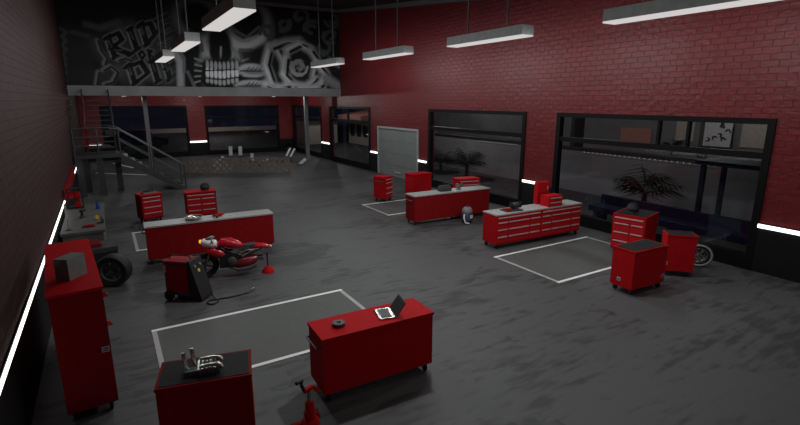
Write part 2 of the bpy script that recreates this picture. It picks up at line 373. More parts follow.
# ------------------------------------------------------------------ mural (a flat painting on the upper wall)
def pix_on_y(px, py, Y):
    d = Vector(((px-400)/FPX, (212.5-py)/FPX, 1))
    f = Vector((math.sin(YAW)*math.cos(PITCH), math.cos(YAW)*math.cos(PITCH), -math.sin(PITCH)))
    r = Vector((math.cos(YAW), -math.sin(YAW), 0)); u = r.cross(f)
    w = r*d.x + u*d.y + f
    k = Y / w.y
    return w.x*k, CAM_H + w.z*k
def mural():
    step = .034; x0, x1, z0, z1 = XL+.02, XR-.02, 4.45, 8.6
    nx, nz = int((x1-x0)/step), int((z1-z0)/step)
    gx = np.linspace(x0, x1, nx); gz = np.linspace(z0, z1, nz); GX, GZ = np.meshgrid(gx, gz)
    C = np.full(GX.shape, .010)
    rng = np.random.default_rng(3)
    def dist(pts):
        D = np.full(GX.shape, 1e9)
        if len(pts) == 1: return np.hypot(GX-pts[0][0], GZ-pts[0][1])
        for (ax, az), (bx, bz) in zip(pts, pts[1:]):
            vx, vz = bx-ax, bz-az; L = vx*vx+vz*vz+1e-9
            t = np.clip(((GX-ax)*vx+(GZ-az)*vz)/L, 0, 1)
            D = np.minimum(D, np.hypot(GX-ax-t*vx, GZ-az-t*vz))
        return D
    def P(pts): return [pix_on_y(x, y, MY) for x, y in pts]
    def stroke(pts, r, tone, soft=.6, a=1.):
        nonlocal C
        k = .062; D = dist(P(pts)) / (r*k)
        A = np.clip((1 + soft/2 - D)/soft, 0, 1); A = A*A*(3-2*A)*a
        C = C*(1-A) + tone*A
    def ell(c, rx, ry, tone, soft=.5, a=1., rot=0):
        nonlocal C
        cx, cz = pix_on_y(*c, MY); k = .062; dx, dz = GX-cx, GZ-cz
        u = (dx*math.cos(rot)+dz*math.sin(rot))/(rx*k); v = (-dx*math.sin(rot)+dz*math.cos(rot))/(ry*k)
        D = np.hypot(u, v); A = np.clip((1+soft/2-D)/soft, 0, 1); A = A*A*(3-2*A)*a
        C = C*(1-A) + tone*A
    # smoky ground on the left
    for _ in range(60):
        ell((rng.uniform(92, 178), rng.uniform(22, 87)), rng.uniform(4, 10), rng.uniform(2, 5), rng.uniform(.02, .085), 1.3, .6, rng.uniform(0, 3))
    ell((77, 62), 11, 26, .020, .5, .9)
    for y in (28, 36, 45, 54, 60, 68, 76): stroke([(58+y*.06, y), (66, y+4), (63, y+8)], 1.1, .05, 1.2)
    stroke([(86, 24), (100, 28), (118, 22)], 2.2, .06, 1.4); stroke([(72, 32), (88, 36)], 1.4, .05, 1.4)
    # lettering: broad-pen strokes (a slanted pen makes each one a ribbon) with pale airbrushed edges
    def pen(pts, w, tone, soft, ox=0, oy=0):
        for k in (-1, -.33, .33, 1): stroke([(x+ox+k*w*.55, y+oy-k*w*.35) for x, y in pts], w*.62, tone, soft)
    L = [
     [(108,37),(115,57)], [(107,38),(118,33),(122,40),(112,47)], [(114,47),(121,51),(130,54)],
     [(130,29),(137,49)],
     [(141,24),(147,44)], [(140,26),(150,23),(155,34),(147,44)],
     [(158,20),(163,39)], [(158,20),(166,16)], [(160,30),(167,26)], [(163,39),(171,34)],
     [(129,65),(135,83)], [(127,67),(141,62),(148,73),(135,83)],
     [(152,61),(158,81)],
     [(164,58),(170,79)], [(164,58),(172,54)], [(167,68),(173,64)], [(170,79),(178,72)]]
    S = [[(139,54),(142,51),(145,55),(142,59),(139,54)], [(148,50),(150,59)], [(148,50),(152,51),(149,54),(153,57)]]
    for l in L: pen(l, 3.1, .13, .9)
    for l in L: stroke([(x-2.4, y+.4) for x, y in l], .9, .23, 1.)
    for l in S: stroke(l, 2.0, .14, .8, .9)
    for l in L:
        pen(l, 1.9, .007, .35)
        (ax, ay), (bx, by) = l[0], l[-1]
        stroke([(ax-2.6, ay+1.2), (ax+2.2, ay-1.8)], 1.2, .007, .4); stroke([(bx-2.2, by+1.8), (bx+2.6, by-1.2)], 1.2, .007, .4)
    for l in S: stroke(l, .9, .008, .4)
    for l in L: stroke([(l[0][0]+.4, l[0][1]+3), ((l[0][0]+l[-1][0])/2, (l[0][1]+l[-1][1])/2)], .45, .075, 1.)
    # loose flourishes around the letters
    for f in ([(97,40),(100,50),(106,58),(104,64)], [(103,70),(110,66),(117,72),(112,82),(104,84)], [(118,60),(124,58),(130,60)], [(172,40),(178,48),(175,56)], [(98,72),(96,84)], [(160,44),(170,46)]):
        stroke(f, 1.5, .13, 1.1); stroke([(x+1.4, y+.6) for x, y in f], .7, .012, .8)
    # skull
    ell((222, 42), 44, 40, .040, .8, .9)
    ell((190, 64), 13, 27, .010, .7)
    stroke([(174,50),(180,62),(181,88)], 2.6, .30, 1.2); stroke([(179,50),(184,58),(184,72)], 1.2, .14, 1.)
    stroke([(188,72),(195,87)], 1.2, .16, 1.); stroke([(200,66),(204,86)], 1.6, .13, 1.)
    stroke([(204,34),(208,46),(206,60),(202,66)], 4.2, .33, 1.3); stroke([(199,36),(202,50)], 1.5, .08, 1.)
    stroke([(231,34),(236,48),(238,62)], 3.2, .26, 1.3); stroke([(240,52),(244,64)], 1.4, .10, 1.)
    # eye sockets with shaded rims
    ell((248, 22), 19, 19, .24, .6); ell((247, 20), 15, 16, .010, .6)
    stroke([(235,30),(247,37),(259,27)], 1.0, .12, 1.); stroke([(237,34),(248,40),(260,32)], .9, .06, 1.)
    stroke([(227,38),(238,45),(250,46),(262,38)], 3.4, .50, 1.3); stroke([(232,35),(243,41),(256,37)], 1.2, .30, 1.); stroke([(240,50),(252,50)], 1.4, .12, 1.)
    ell((198, 18), 17, 16, .18, .7); ell((197, 18), 13, 13, .010, .6)
    # nose
    stroke([(217,32),(211,44),(209,56),(213,61),(219,58),(221,50),(223,58),(229,61),(232,56),(230,44),(224,32)], 1.5, .42, 1.)
    ell((220, 44), 9.5, 15, .008, .5); ell((215.5, 53), 4.6, 6.5, .008, .5); ell((226, 53), 4.6, 6.5, .008, .5); stroke([(221,47),(220.6,61)], .8, .30, 1.)
    # mouth
    ell((222, 74), 25, 14, .010, .5)
    for i in range(8):
        x = 207.5 + i*4.2; d = abs(i-3.5)
        ell((x, 66.2-d*.5), 1.35, 3.3, .34, .7); ell((x, 74.6-d*.6), 1.75, 3.9, .70, .55); ell((x, 82.8-d*.9), 1.45, 2.5, .40, .7)
        stroke([(x-2.1, 63-d*.5), (x-2.1, 85-d*.9)], .35, .010, .8)
    stroke([(203,70.5),(222,70.2),(241,69)], .5, .010, .8); stroke([(203,78),(222,79.5),(241,77)], .5, .010, .8)
    for sgn in (-1, 1):
        for j in range(5): stroke([(222+sgn*(20+j*.5), 61+j*5), (222+sgn*27, 58.5+j*6)], .7, .22, 1.)
    ell((263, 58), 13, 9, .012, .8)
    # leaves
    for cx, cy, rx, ry in ((253, 70.5, 13, 5.6), (253, 85.5, 15, 4.6)):
        ell((cx, cy), rx, ry, .42, .45); ell((cx, cy+.8), rx*.66, ry*.5, .18, .9); stroke([(cx-rx, cy+.5), (cx+rx, cy+.6)], .5, .02, .8)
        for k in (-6, -2, 2, 6): stroke([(cx+k, cy), (cx+k+3, cy-ry*.7)], .35, .06, .8)
    # rose: outer petals as shaded fans, then the rolled heart
    ell((298, 66), 32, 27, .014, .6)
    for a, b_, c_, tn in (((270,47),(266,64),(274,87),.42), ((276,45),(284,62),(288,86),.34), ((272,47),(286,42),(300,41),.24), ((288,50),(300,44),(311,50),.40),
                        ((311,50),(317,60),(314,76),.30), ((286,58),(284,74),(294,85),.42), ((294,85),(306,87),(316,80),.34), ((318,64),(326,74),(321,87),.40), ((266,84),(276,88),(288,88),.44), ((300,88),(312,88),(322,87),.36)):
        stroke([a, b_, c_], 3.6, tn, 1.5)
        stroke([(a[0]+2.6, a[1]+1.8), (b_[0]+3.2, b_[1]+1.2), (c_[0]+2.2, c_[1]-1)], 1.3, .010, 1.)
        stroke([(a[0]-1.4, a[1]-.5), (b_[0]-1.8, b_[1]-.6), (c_[0]-1.2, c_[1])], .5, tn*1.3, 1.)
    ell((299, 67), 9.5, 10.5, .014, .5)
    for k in range(5):
        R_ = 8.6-1.7*k; n0 = 7; st = k*1.25
        arc = [(299+R_*math.cos(st+t*.62), 67+R_*1.02*math.sin(st+t*.62)) for t in range(n0)]
        stroke(arc, 1.05-.1*k, .30-.03*k, 1.)
        arc2 = [(299+(R_-1.3)*math.cos(st+3.4+t*.4), 67+(R_-1.3)*math.sin(st+3.4+t*.4)) for t in range(6)]
        stroke(arc2, .6, .15, 1.)
    stroke([(326,78),(338,86)], 4.2, .20, 1.4); stroke([(330,60),(340,66)], 2.6, .15, 1.3); stroke([(330,70),(341,72)], .8, .02, .9)
    for c in ((283, 24), (312, 28), (331, 36), (268, 33), (322, 48), (300, 16), (333, 20)):
        for k in range(3):
            a0 = rng.uniform(0, 6); R_ = 8-2.4*k
            stroke([(c[0]+R_*math.cos(a0+t*.6), c[1]+R_*.9*math.sin(a0+t*.6)) for t in range(5)], 1.5, .075, 1.3)
    C = np.clip(C*1.2, .006, .8)
    me = bpy.data.meshes.new('mural')
    V = np.stack([GX.ravel(), np.full(GX.size, MY+.02), GZ.ravel()], 1)
    idx = np.arange(nx*nz).reshape(nz, nx)
    F = np.stack([idx[:-1,:-1].ravel(), idx[:-1,1:].ravel(), idx[1:,1:].ravel(), idx[1:,:-1].ravel()], 1)
    # back sheet so that the painted board has a thickness
    nb = len(V); x0_, x1_ = gx[0], gx[-1]
    Vb = np.array([(x0_, MY+.049, gz[0]), (x1_, MY+.049, gz[0]), (x1_, MY+.049, gz[-1]), (x0_, MY+.049, gz[-1])])
    me.from_pydata(np.vstack([V, Vb]).tolist(), [], F.tolist() + [[nb+3, nb+2, nb+1, nb]])
    at = me.color_attributes.new('art', 'FLOAT_COLOR', 'POINT')
    c = np.ones((len(V)+4, 4)); g = np.append(C.ravel(), [.01]*4); c[:,0] = g*.98; c[:,1] = g; c[:,2] = g*1.03
    at.data.foreach_set('color', c.astype(np.float32).ravel())
    me.materials.append(M['mural'])
    o = bpy.data.objects.new('mural', me); COL.objects.link(o)
    tag(o, 'black and grey mural with lettering, skull and rose on the upper wall', 'mural')
mural()

# posts under the mezzanine
for x, lab in ((11.04, 'slim grey steel post at the far right by the corner window'), (2.02, 'slim grey steel post rising behind the metal stairs')):
    t = thing('support_post', lab, 'post', (x, 29.6, 0), 0, 'mezzanine posts')
    MB().box((-.1,-.1,.02),(.1,.1,4.1)).build('shaft', 'steel', t, .012)
    MB().box((-.18,-.18,0),(.18,.18,.02)).build('base_plate', 'dsteel', t)

# ------------------------------------------------------------------ stairs
t = thing('metal_staircase', 'dark metal staircase with landing and railings in the far left corner', 'staircase')
LZ, YN, YFAR = 1.66, 22.7, 24.1
XT, XB = .46, 2.76
for y in (YN, YFAR):
    MB().prism([(XT, LZ), (XB+.1, .0), (XB-.25, .0), (XT, LZ-.3)], y-.03, y+.03).build('stringer', 'stair', t)
ns = 9
for i in range(ns):
    x = XT + (XB-XT)*(i+.5)/ns; z = LZ*(1-(i+1)/(ns+.0)) + .05
    if z > .06: MB().box((x-.14, YN+.03, z-.03), (x+.14, YFAR-.03, z)).build('tread', 'stair', t)
MB().box((XL+.07, YN-.03, LZ-.14), (XT, YFAR+.05, LZ)).build('landing', 'stair', t, .01)
for x, y in ((-1.0, YN+.1), (-.82, YFAR-.1), (XT-.12, YFAR-.1), (-.3, YN+.15)):
    MB().box((x-.11, y-.09, 0), (x+.11, y+.09, LZ-.14)).build('landing_post', 'stair', t)
for y in (YN, YFAR):
    for h in (1.0, .55):
        MB().tube([(XT-.3, y, LZ+h), (XT, y, LZ+h), (XB+.05, y, h+.02)] if h > .9 else [(XT, y, LZ+h), (XB+.05, y, h+.02)], .035 if h > .9 else .022).build('handrail', 'dsteel', t, 0, True)
    for k in (0, .5, 1):
        x = XT + (XB+.03-XT)*k; MB().tube([(x, y, max(.0, LZ*(1-k)-.02)), (x, y, LZ*(1-k)+1.0)], .03).build('rail_post', 'stair', t, 0, True)
for h in (1.05, .7, .35):
    MB().tube([(XL+.1, YN+.02, LZ+h), (XT-.3, YN+.02, LZ+h)], .028).build('landing_rail', 'dsteel', t, 0, True)
for x in (XL+.1, -.3): MB().tube([(x, YN+.02, LZ), (x, YN+.02, LZ+1.05)], .03).build('rail_post', 'stair', t, 0, True)
U0, U1, n2 = YFAR+.05, 27.6, 11
for x in (-.68, .36):
    MB().hexa([(x-.03,U0,LZ-.25),(x+.03,U0,LZ-.25),(x+.03,U1,3.75),(x-.03,U1,3.75),(x-.03,U0,LZ+.05),(x+.03,U0,LZ+.05),(x+.03,U1,4.05),(x-.03,U1,4.05)]).build('stringer', 'red_d' if x < 0 else 'stair', t)
    MB().tube([(x, U0, LZ+1.), (x, 26.8, LZ+1.+(26.8-U0)*.6)], .03).build('handrail', 'dsteel', t, 0, True)
for i in range(n2):
    y = U0 + (U1-U0)*(i+.5)/n2; z = LZ + (4.05-LZ)*(i+1)/n2 - .05
    MB().box((-.65, y-.15, z-.035), (.33, y+.15, z)).build('tread', 'stair', t)
for k in range(4):
    y = U0 + .6 + k*.75; z = LZ + (y-U0)*.6; MB().tube([(.36, y, z), (.36, y, z+1.0)], .022).build('rail_post', 'stair', t, 0, True)

# ------------------------------------------------------------------ pendant lamps
LAMP_Z, LL = 5.25, 2.9
def lamp(x, y, label, energy, spots=(.22, .78), drop=.055):
    t = thing('pendant_lamp', label, 'ceiling lamp', (x, y, LAMP_Z), 0, 'hanging box lamps')
    w = .185
    MB().box((-w, 0, .03), (w, LL, .25)).build('housing', 'lampbody', t)
    MB().box((-w, 0, 0), (w, LL, .03)).build('diffuser', 'diffuser', t)
    for f in (.24, .76):
        MB().tube([(0, LL*f, .25), (0, LL*f, ceil_z(y+LL*f)-LAMP_Z)], .022, 6).build('hanging_rod', 'steel', t, 0, True)
    for f in spots:
        l = bpy.data.lights.new('lamp_light', 'POINT'); l.energy = energy/2; l.color = (.97, 1, 1); l.shadow_soft_size = .06
        o = bpy.data.objects.new('lamp_light', l); COL.objects.link(o); o.parent = t; o.location = (0, LL*f, -drop)
EL, ER = 130., 190.
lamp(2.24, 8.65, 'hanging box lamp nearest the camera in front of the skull mural', EL)
lamp(2.24, 14.05, 'middle hanging box lamp of the left row below the big one', EL)
lamp(2.24, 19.25, 'smallest and farthest hanging box lamp of the left row by the lettering', EL*1.15, (.22, .93), .085)
lamp(8.72, 3.55, 'long hanging lamp at the top right corner of the photo', ER)
lamp(8.72, 8.6, 'hanging lamp in front of the right wall, second from the right edge', ER)
lamp(8.72, 13.8, 'hanging lamp with two rods against the red wall right of the mural', ER)
lamp(8.72, 19.1, 'farthest hanging lamp of the right row in front of the rose', ER, (.22, .93), .085)
def highbay(x, y, z, label, e):  # unseen shaded lamp, added to light the middle of the room
    t = thing('added_high_bay', label, 'ceiling lamp', (x, y, z))
    MB().lathe([(.06,.3),(.1,.28),(.16,.12),(.3,0),(.31,0),(.17,.13),(.11,.3),(.06,.32)], n=24).build('shade', 'dsteel', t, 0, True)
    MB().tube([(0,0,.3),(0,0,ceil_z(y)-z)], .02).build('hanging_rod', 'steel', t, 0, True)
    MB().lathe([(0,.1),(.05,.12),(.06,.2),(.05,.28),(0,.28)], n=16).build('bulb', 'diffuser', t, 0, True)
    l = bpy.data.lights.new('lamp_light', 'SPOT'); l.energy = e; l.color = (.98, 1, 1); l.shadow_soft_size = .12; l.spot_size = R_(112); l.spot_blend = .6
    o = bpy.data.objects.new('lamp_light', l); COL.objects.link(o); o.parent = t; o.location = (0, 0, .05)
lamp(5.6, -2.2, 'added fill lamp hanging unseen behind the viewpoint', 115)  # unseen lamp added to lift the faces turned to the camera
R_ = math.radians
highbay(5.4, 7.6, 6.35, 'unseen high bay lamp added over the middle of the floor', 520)
def downlight(x, y, label, e):  # unseen fixtures, added to light the walls below the slab
    t = thing('downlight', label, 'ceiling lamp', (x, y, 4.0), 0, 'unseen downlights under the mezzanine')
    MB().lathe([(0,.0),(.13,.0),(.15,.02),(.15,.1),(0,.1)], n=20).build('housing', 'dsteel', t, 0, True); MB().lathe([(0,-.012),(.11,-.012),(.11,.0),(0,.0)], n=20).build('diffuser', 'diffuser', t, 0, True)
    l = bpy.data.lights.new('lamp_light', 'POINT'); l.energy = e; l.color = (1, .98, .95); l.shadow_soft_size = .08
    o = bpy.data.objects.new('lamp_light', l); COL.objects.link(o); o.parent = t; o.location = (0, 0, -.1)
downlight(9.6, 31.5, 'unseen downlight under the mezzanine near the corner window', 95)
downlight(5.4, 33.2, 'unseen downlight under the mezzanine before the back pillar', 60)
downlight(1.2, 32.6, 'unseen downlight under the mezzanine behind the stairs', 40)

# ------------------------------------------------------------------ floor mats
def bay(x0, x1, y0, y1, label):
    t = thing('floor_mat', label, 'floor mat', ((x0+x1)/2, (y0+y1)/2, 0), 0, 'marked bike bays')
    a, b, w = (x1-x0)/2, (y1-y0)/2, .075
    MB().box((-a+w, -b+w, 0), (a-w, b-w, .005)).build('mat', 'mat', t)
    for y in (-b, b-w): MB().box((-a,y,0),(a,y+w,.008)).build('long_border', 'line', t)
    for x in (-a, a-w): MB().box((x,-b+w,0),(x+w,b-w,.008)).build('short_border', 'line_dim', t)  # short strips get a greyer tone: their weaker light is in the colour
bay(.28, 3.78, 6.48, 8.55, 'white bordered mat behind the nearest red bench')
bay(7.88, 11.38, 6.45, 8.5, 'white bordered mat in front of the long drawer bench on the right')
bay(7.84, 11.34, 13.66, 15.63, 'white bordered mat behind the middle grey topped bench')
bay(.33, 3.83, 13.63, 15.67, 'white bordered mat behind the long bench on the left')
def floorline(p, q, label):
    p, q = Vector(p), Vector(q); tag(MB().bar((p.x,p.y,.006), (q.x,q.y,.006), .16, .012).build('floor_line', 'line'), label, 'floor marking')
floorline((-.64, 30.1), (1.6, 27.95), 'white line on the floor running under the metal stairs')
floorline((.25, 34.3), (1.15, 31.4), 'short white line on the floor behind the stairs')

# ------------------------------------------------------------------ tool chests and benches
def caster(parent, x, y, r=.055):
    c = MB(); c.box((x-.035, y-.03, .11), (x+.035, y+.03, .13)); c.box((x-.032, y-.012, .04), (x-.024, y+.012, .11)); c.box((x+.024, y-.012, .04), (x+.032, y+.012, .11))
    o = c.build('caster', 'dsteel', parent)
    MB().lathe([(0,-.02),(r*.8,-.02),(r,-.012),(r,.012),(r*.8,.02),(0,.02)], (x, y, r), (1,0,0), 14).build('caster_wheel', 'rubber', o, 0, True)
def cabinet(name, label, w, d, h, loc, rz, top, cols, group=None, modules=1, body='red', badge=None, handle='right', rim=False, cat='tool cabinet', rows=4, base=.13):
    """local x = width, drawers on -y; origin at centre of base"""
    t = thing(name, label, cat, loc, rz, group)
    tb = h-.035
    mb = MB(); mb.box((-w/2, -d/2, base), (w/2, d/2, tb)); mb.box((-w/2+.03, -d/2+.03, base-.02), (w/2-.03, d/2-.03, base))
    mb.build('body', body, t, .008)
    if rim:
        MB().box((-w/2-.01, -d/2-.01, tb), (w/2+.01, d/2+.01, h-.006)).build('top_rim', body, t, .006)
        MB().box((-w/2+.02, -d/2+.02, h-.006), (w/2-.02, d/2-.02, h)).build('worktop', top, t)
    else:
        MB().box((-w/2-.015, -d/2-.015, tb), (w/2+.015, d/2+.015, h)).build('worktop', top, t, .006)
    mw = w/modules; zb, zt = base+.03, tb-.03
    for m in range(modules):
        X = -w/2 + m*mw + .025; tot = mw-.05
        if cols:
            hs = [1.0]*rows; unit = (zt-zb)/sum(hs)
            # one wide drawer at the top
            rowsets = [(zt-unit*.72, zt, [1.])]
            zc = zt-unit*.72
            for r in range(rows-1):
                hh = (zc-zb)/(rows-1); rowsets.append((zc-hh*(r+1), zc-hh*r, cols))
            for (za, zz, cc) in rowsets:
                xx = X
                for c in cc:
                    cw = tot*c
                    dr = MB().box((xx+.006, -d/2-.016, za+.007), (xx+cw-.006, -d/2, zz-.007)).build('drawer', 'red_drawer', t, .004)
                    MB().box((xx+.03, -d/2-.034, zz-.045), (xx+cw-.03, -d/2-.016, zz-.018)).build('drawer_handle', 'handle', dr)
                    xx += cw
    nx = max(2, modules*2-1 if modules > 1 else 2)
    for i in range(nx):
        for y in (-d/2+.07, d/2-.07): caster(t, -w/2+.08+(w-.16)*i/(nx-1), y)
    if handle:
        s = 1 if handle == 'right' else -1; x = s*w/2
        MB().tube([(x, -d/2+.08, h-.16), (x+s*.06, -d/2+.08, h-.16), (x+s*.06, d/2-.08, h-.16), (x, d/2-.08, h-.16)], .012).build('side_handle', 'dsteel', t, 0, True)
    if badge:
        for (bx, bz, face) in badge:
            if face == 'front': b = MB().box((bx-.04, -d/2-.008, bz-.035), (bx+.04, -d/2, bz+.035)); k = [((bx-.028, -d/2-.012, bz+e), (bx+.028, -d/2-.008, bz+e+.014)) for e in (-.02, .008)]
            elif face == 'back': b = MB().box((bx-.04, d/2, bz-.035), (bx+.04, d/2+.008, bz+.035)); k = [((bx-.028, d/2+.008, bz+e), (bx+.028, d/2+.012, bz+e+.014)) for e in (-.02, .008)]
            else: b = MB().box((-w/2-.008, bx-.04, bz-.035), (-w/2, bx+.04, bz+.035)); k = [((-w/2-.012, bx-.028, bz+e), (-w/2-.008, bx+.028, bz+e+.014)) for e in (-.02, .008)]
            o = b.build('badge', 'board', t); mb = MB()
            for q in k: mb.box(*q)
            mb.build('badge_mark', 'ink', o)
    return t
C3 = (.24, .5, .26)
R = math.radians
# nearest bench (its plain back faces the camera)
cabinet('tool_bench', 'nearest red tool bench with a laptop on its red top', 1.62, .54, .915, (2.82, 5.37, 0), PI-R(2), 'red', C3, 'red tool benches')
cabinet('tool_bench', 'long red bench with grey top behind the dismantled motorcycle', 2.96, .52, .935, (2.02, 12.43, 0), PI-R(2), 'top_grey', C3, 'red tool benches', 2, 'red_d')
cabinet('tool_bench', 'long red bench with grey top and blue vacuum at its end', 2.93, .54, .935, (9.33, 12.28, 0), PI-R(2), 'top_grey', C3, 'red tool benches', 2, 'red_d')
cabinet('tool_bench', 'long red bench with many drawers and a small chest on its grey top', 3.1, .54, .93, (9.88, 9.12, 0), R(-2.5), 'top_grey', C3, 'red tool benches', 2, 'red')
cabinet('tool_cabinet', 'tall deep red cabinet by the left wall carrying a grey box', .53, 2.45, 1.65, (-.605, 7.6, 0), R(4.5), 'red', None, None, 1, 'red_d', [(.21, .85, 'front')], None)
t = COL.objects['tool_cabinet']
for z in (1.5, 1.12): MB().tube([(.265,-1.15,z),(.31,-1.15,z),(.31,-1.02,z-.02),(.265,-1.02,z-.02)], .014).build('side_handle', 'red_drawer', t, 0, True)
cabinet('tool_chest', 'dark topped red tool cabinet at the bottom edge of the photo', .93, .54, .96, (.64, 5.12, 0), R(-13.5), 'top_black', None, 'rolling tool chests', 1, 'red_d', None, None, True)
cabinet('tool_chest', 'black topped red tool chest nearest on the right side', 1.02, .5, .925, (9.05, 5.45, 0), R(-3), 'top_black', None, 'rolling tool chests', 1, 'red', [(.44, .27, 'front'), (.05, .27, 'side')], None, True)
cabinet('tool_chest', 'red drawer chest with a black helmet on top by the right window', .78, .9, 1.04, (11.22, 6.98, 0), R(-76), 'top_black', (.55, .45), 'rolling tool chests', 1, 'red', None, None, True)
cabinet('tool_chest', 'slim red tool chest beside the loose motorcycle wheel', .58, .42, .95, (10.56, 5.5, 0), R(-46), 'top_black', None, 'rolling tool chests', 1, 'red', [(-.27, .3, 'front')], None, True)
cabinet('tool_chest', 'small red chest standing alone before the grey door', .54, .52, .95, (8.93, 15.94, 0), R(28), 'red', (1.,), 'rolling tool chests', 1, 'red', None, 'left')
cabinet('tool_chest', 'wide red chest behind the left end of the middle grey topped bench', .94, .5, .95, (10.53, 15.9, 0), R(3), 'red', None, 'rolling tool chests', 1, 'red', None, None)
cabinet('tool_chest', 'low red drawer chest under the plants behind the middle bench', .88, .5, .95, (11.42, 13.98, 0), R(-12), 'red', (1.,), 'rolling tool chests', 1, 'red', None, None)
cabinet('tool_chest', 'small red drawer chest at the far left behind the long bench', .62, .5, .91, (.95, 17.0, 0), R(15), 'red', (1.,), 'rolling tool chests', 1, 'red_d', None, None)
cabinet('tool_chest', 'wide red drawer chest with round black helmet behind the long left bench', .92, .5, .91, (2.43, 16.62, 0), R(-2), 'red', (.5, .5), 'rolling tool chests', 1, 'red_d', None, None)

# small chest and riser on the drawer bench
t = thing('tool_box', 'small red two drawer tool chest standing on the drawer bench', 'tool box', (10.42, 9.03, .93), R(-3))
MB().box((-.26,-.17,0),(.26,.15,.3)).build('body', 'red', t, .01)
for k in range(2):
    d_ = MB().box((-.24,-.185,.02+k*.13),(.24,-.17,.14+k*.13)).build('drawer', 'red_drawer', t, .004); MB().box((-.2,-.2,.1+k*.13),(.2,-.185,.125+k*.13)).build('drawer_handle', 'handle', d_)
t = thing('tool_locker', 'narrow upright red locker on the drawer bench behind the small chest', 'locker', (10.38, 9.33, .93), R(-3))
MB().box((-.22,-.04,0),(.22,.09,.62)).build('body', 'red', t, .01)
MB().box((-.2,-.05,.32),(.2,-.04,.6)).build('door', 'red_drawer', t); MB().box((.14,-.065,.4),(.16,-.05,.5)).build('door_handle', 'handle', t)

# perforated side of the chest in the middle
# things on benches ------------------------------------------------
t = thing('laptop', 'open silver laptop on the nearest red bench', 'laptop', (3.02, 5.36, .915), R(-14))
MB().box((-.12,-.17,0),(.1,.16,.018)).build('keyboard_base', 'chrome', t, .004)
MB().box((-.08,-.14,.018),(.06,.13,.021)).build('keys', 'dgrey', t)
T = Matrix.Translation((.1,0,.012)) @ Matrix.Rotation(R(36), 4, 'Y')
o = MB().box((0,-.17,0),(.012,.16,.24), T).build('screen', 'dgrey', t, .003)
MB().box((-.002,-.155,.015),(.0,.145,.225), T).build('display', 'ink', o)
t = thing('tape_roll', 'round black tape roll on the nearest red bench', 'tape roll', (2.33, 5.38, .915))
MB().lathe([(.045,0),(.085,0),(.085,.045),(.045,.045),(.045,0)], (0,0,0), (0,0,1), 26).build('tape', 'dgrey', t, 0, True)
MB().lathe([(.038,.002),(.0445,.002),(.0445,.047),(.038,.047),(.038,.002)], (0,0,0), (0,0,1), 26).build('core', 'top_grey', t, 0, True)
# engine piece on the dark cabinet
t = thing('engine_part', 'chrome engine head with two upright pipes on the dark topped cabinet', 'engine part', (.58, 5.1, .96), R(-10))
MB().box((-.02,-.12,0),(.2,.1,.07)).build('block', 'chrome', t, .015)
mb = MB()
for k in range(5): mb.box((.0+k*.04,-.135,.012),(.012+k*.04,.115,.085))
mb.build('cooling_fins', 'dsteel', t)
for y in (-.1, .06): MB().tube([(0, y, .095), (.16, y, .095), (.21, y-.01, .08), (.225, y-.012, .05)], .021, 10).build('side_pipe', 'chrome', t, 0, True)
for x, y, h in ((-.14, .02, .22), (-.06, .09, .22)):
    MB().tube([(x+.02, y-.04, .024), (x, y, .07), (x-.012, y+.012, h)], .023, 10).build('upright_pipe', 'chrome', t, 0, True)
MB().box((-.16,-.09,0),(-.02,.0,.05)).build('flange', 'dsteel', t, .006)
# left bench: plate and wrench
t = thing('steering_ring', 'flat grey metal dish on the long left bench', 'dish', (1.62, 12.45, .935))
MB().lathe([(0,.01),(.12,.01),(.19,.035),(.205,.075),(.19,.075),(.175,.045),(.11,.022),(0,.022)], (0,0,0), (0,0,1), 28).build('dish', 'chrome', t, 0, True)
MB().lathe([(.0,.024),(.05,.024),(.05,.05),(0,.05)], (0,0,0), (0,0,1), 18).build('hub', 'dgrey', t, 0, True)
t.name = 'metal_dish'
t = thing('impact_wrench', 'small red impact wrench lying on the long left bench', 'power tool', (2.18, 12.42, .935), R(12))
MB().lathe([(0,-.13),(.03,-.12),(.04,-.02),(.045,.07),(.035,.12),(.018,.13),(.018,.17),(0,.17)], (0,0,.045), (1,0,0), 16).build('motor_housing', 'red', t, 0, True)
MB().bar((-.03,0,.045),(-.07,-.14,.028),.04,.05).build('grip', 'rubber', t, .008)
# helmets / round things on the far chests
def helmet(loc, label, rz=0, mat='rubber'):
    t = thing('helmet', label, 'helmet', loc, rz)
    MB().lathe([(0,.25),(.06,.243),(.11,.21),(.138,.15),(.142,.1),(.13,.04),(.115,.0),(.1,.0),(.0,.02)], (0,0,0), (0,0,1), 22).build('shell', mat, t, 0, True)
    mb = MB(); n = 9
    a = [((.146*math.sin(R(-60+120*k/(n-1)))), -.146*math.cos(R(-60+120*k/(n-1)))) for k in range(n)]
    mb.loft([[(x, y, .10), (x*.97, y*.97, .10), (x*.93, y*.93, .175), (x*.96, y*.96, .175)] for x, y in a]).build('visor', 'dgrey', t)
    MB().torus((0,0,.012), (0,0,1), .115, .012).build('neck_trim', 'dgrey', t, 0, True)
helmet((2.6, 16.62, .91), 'round black helmet on the wide chest behind the long left bench')
helmet((11.14, 7.03, 1.04), 'black helmet on the drawer chest by the right window', -1.2)
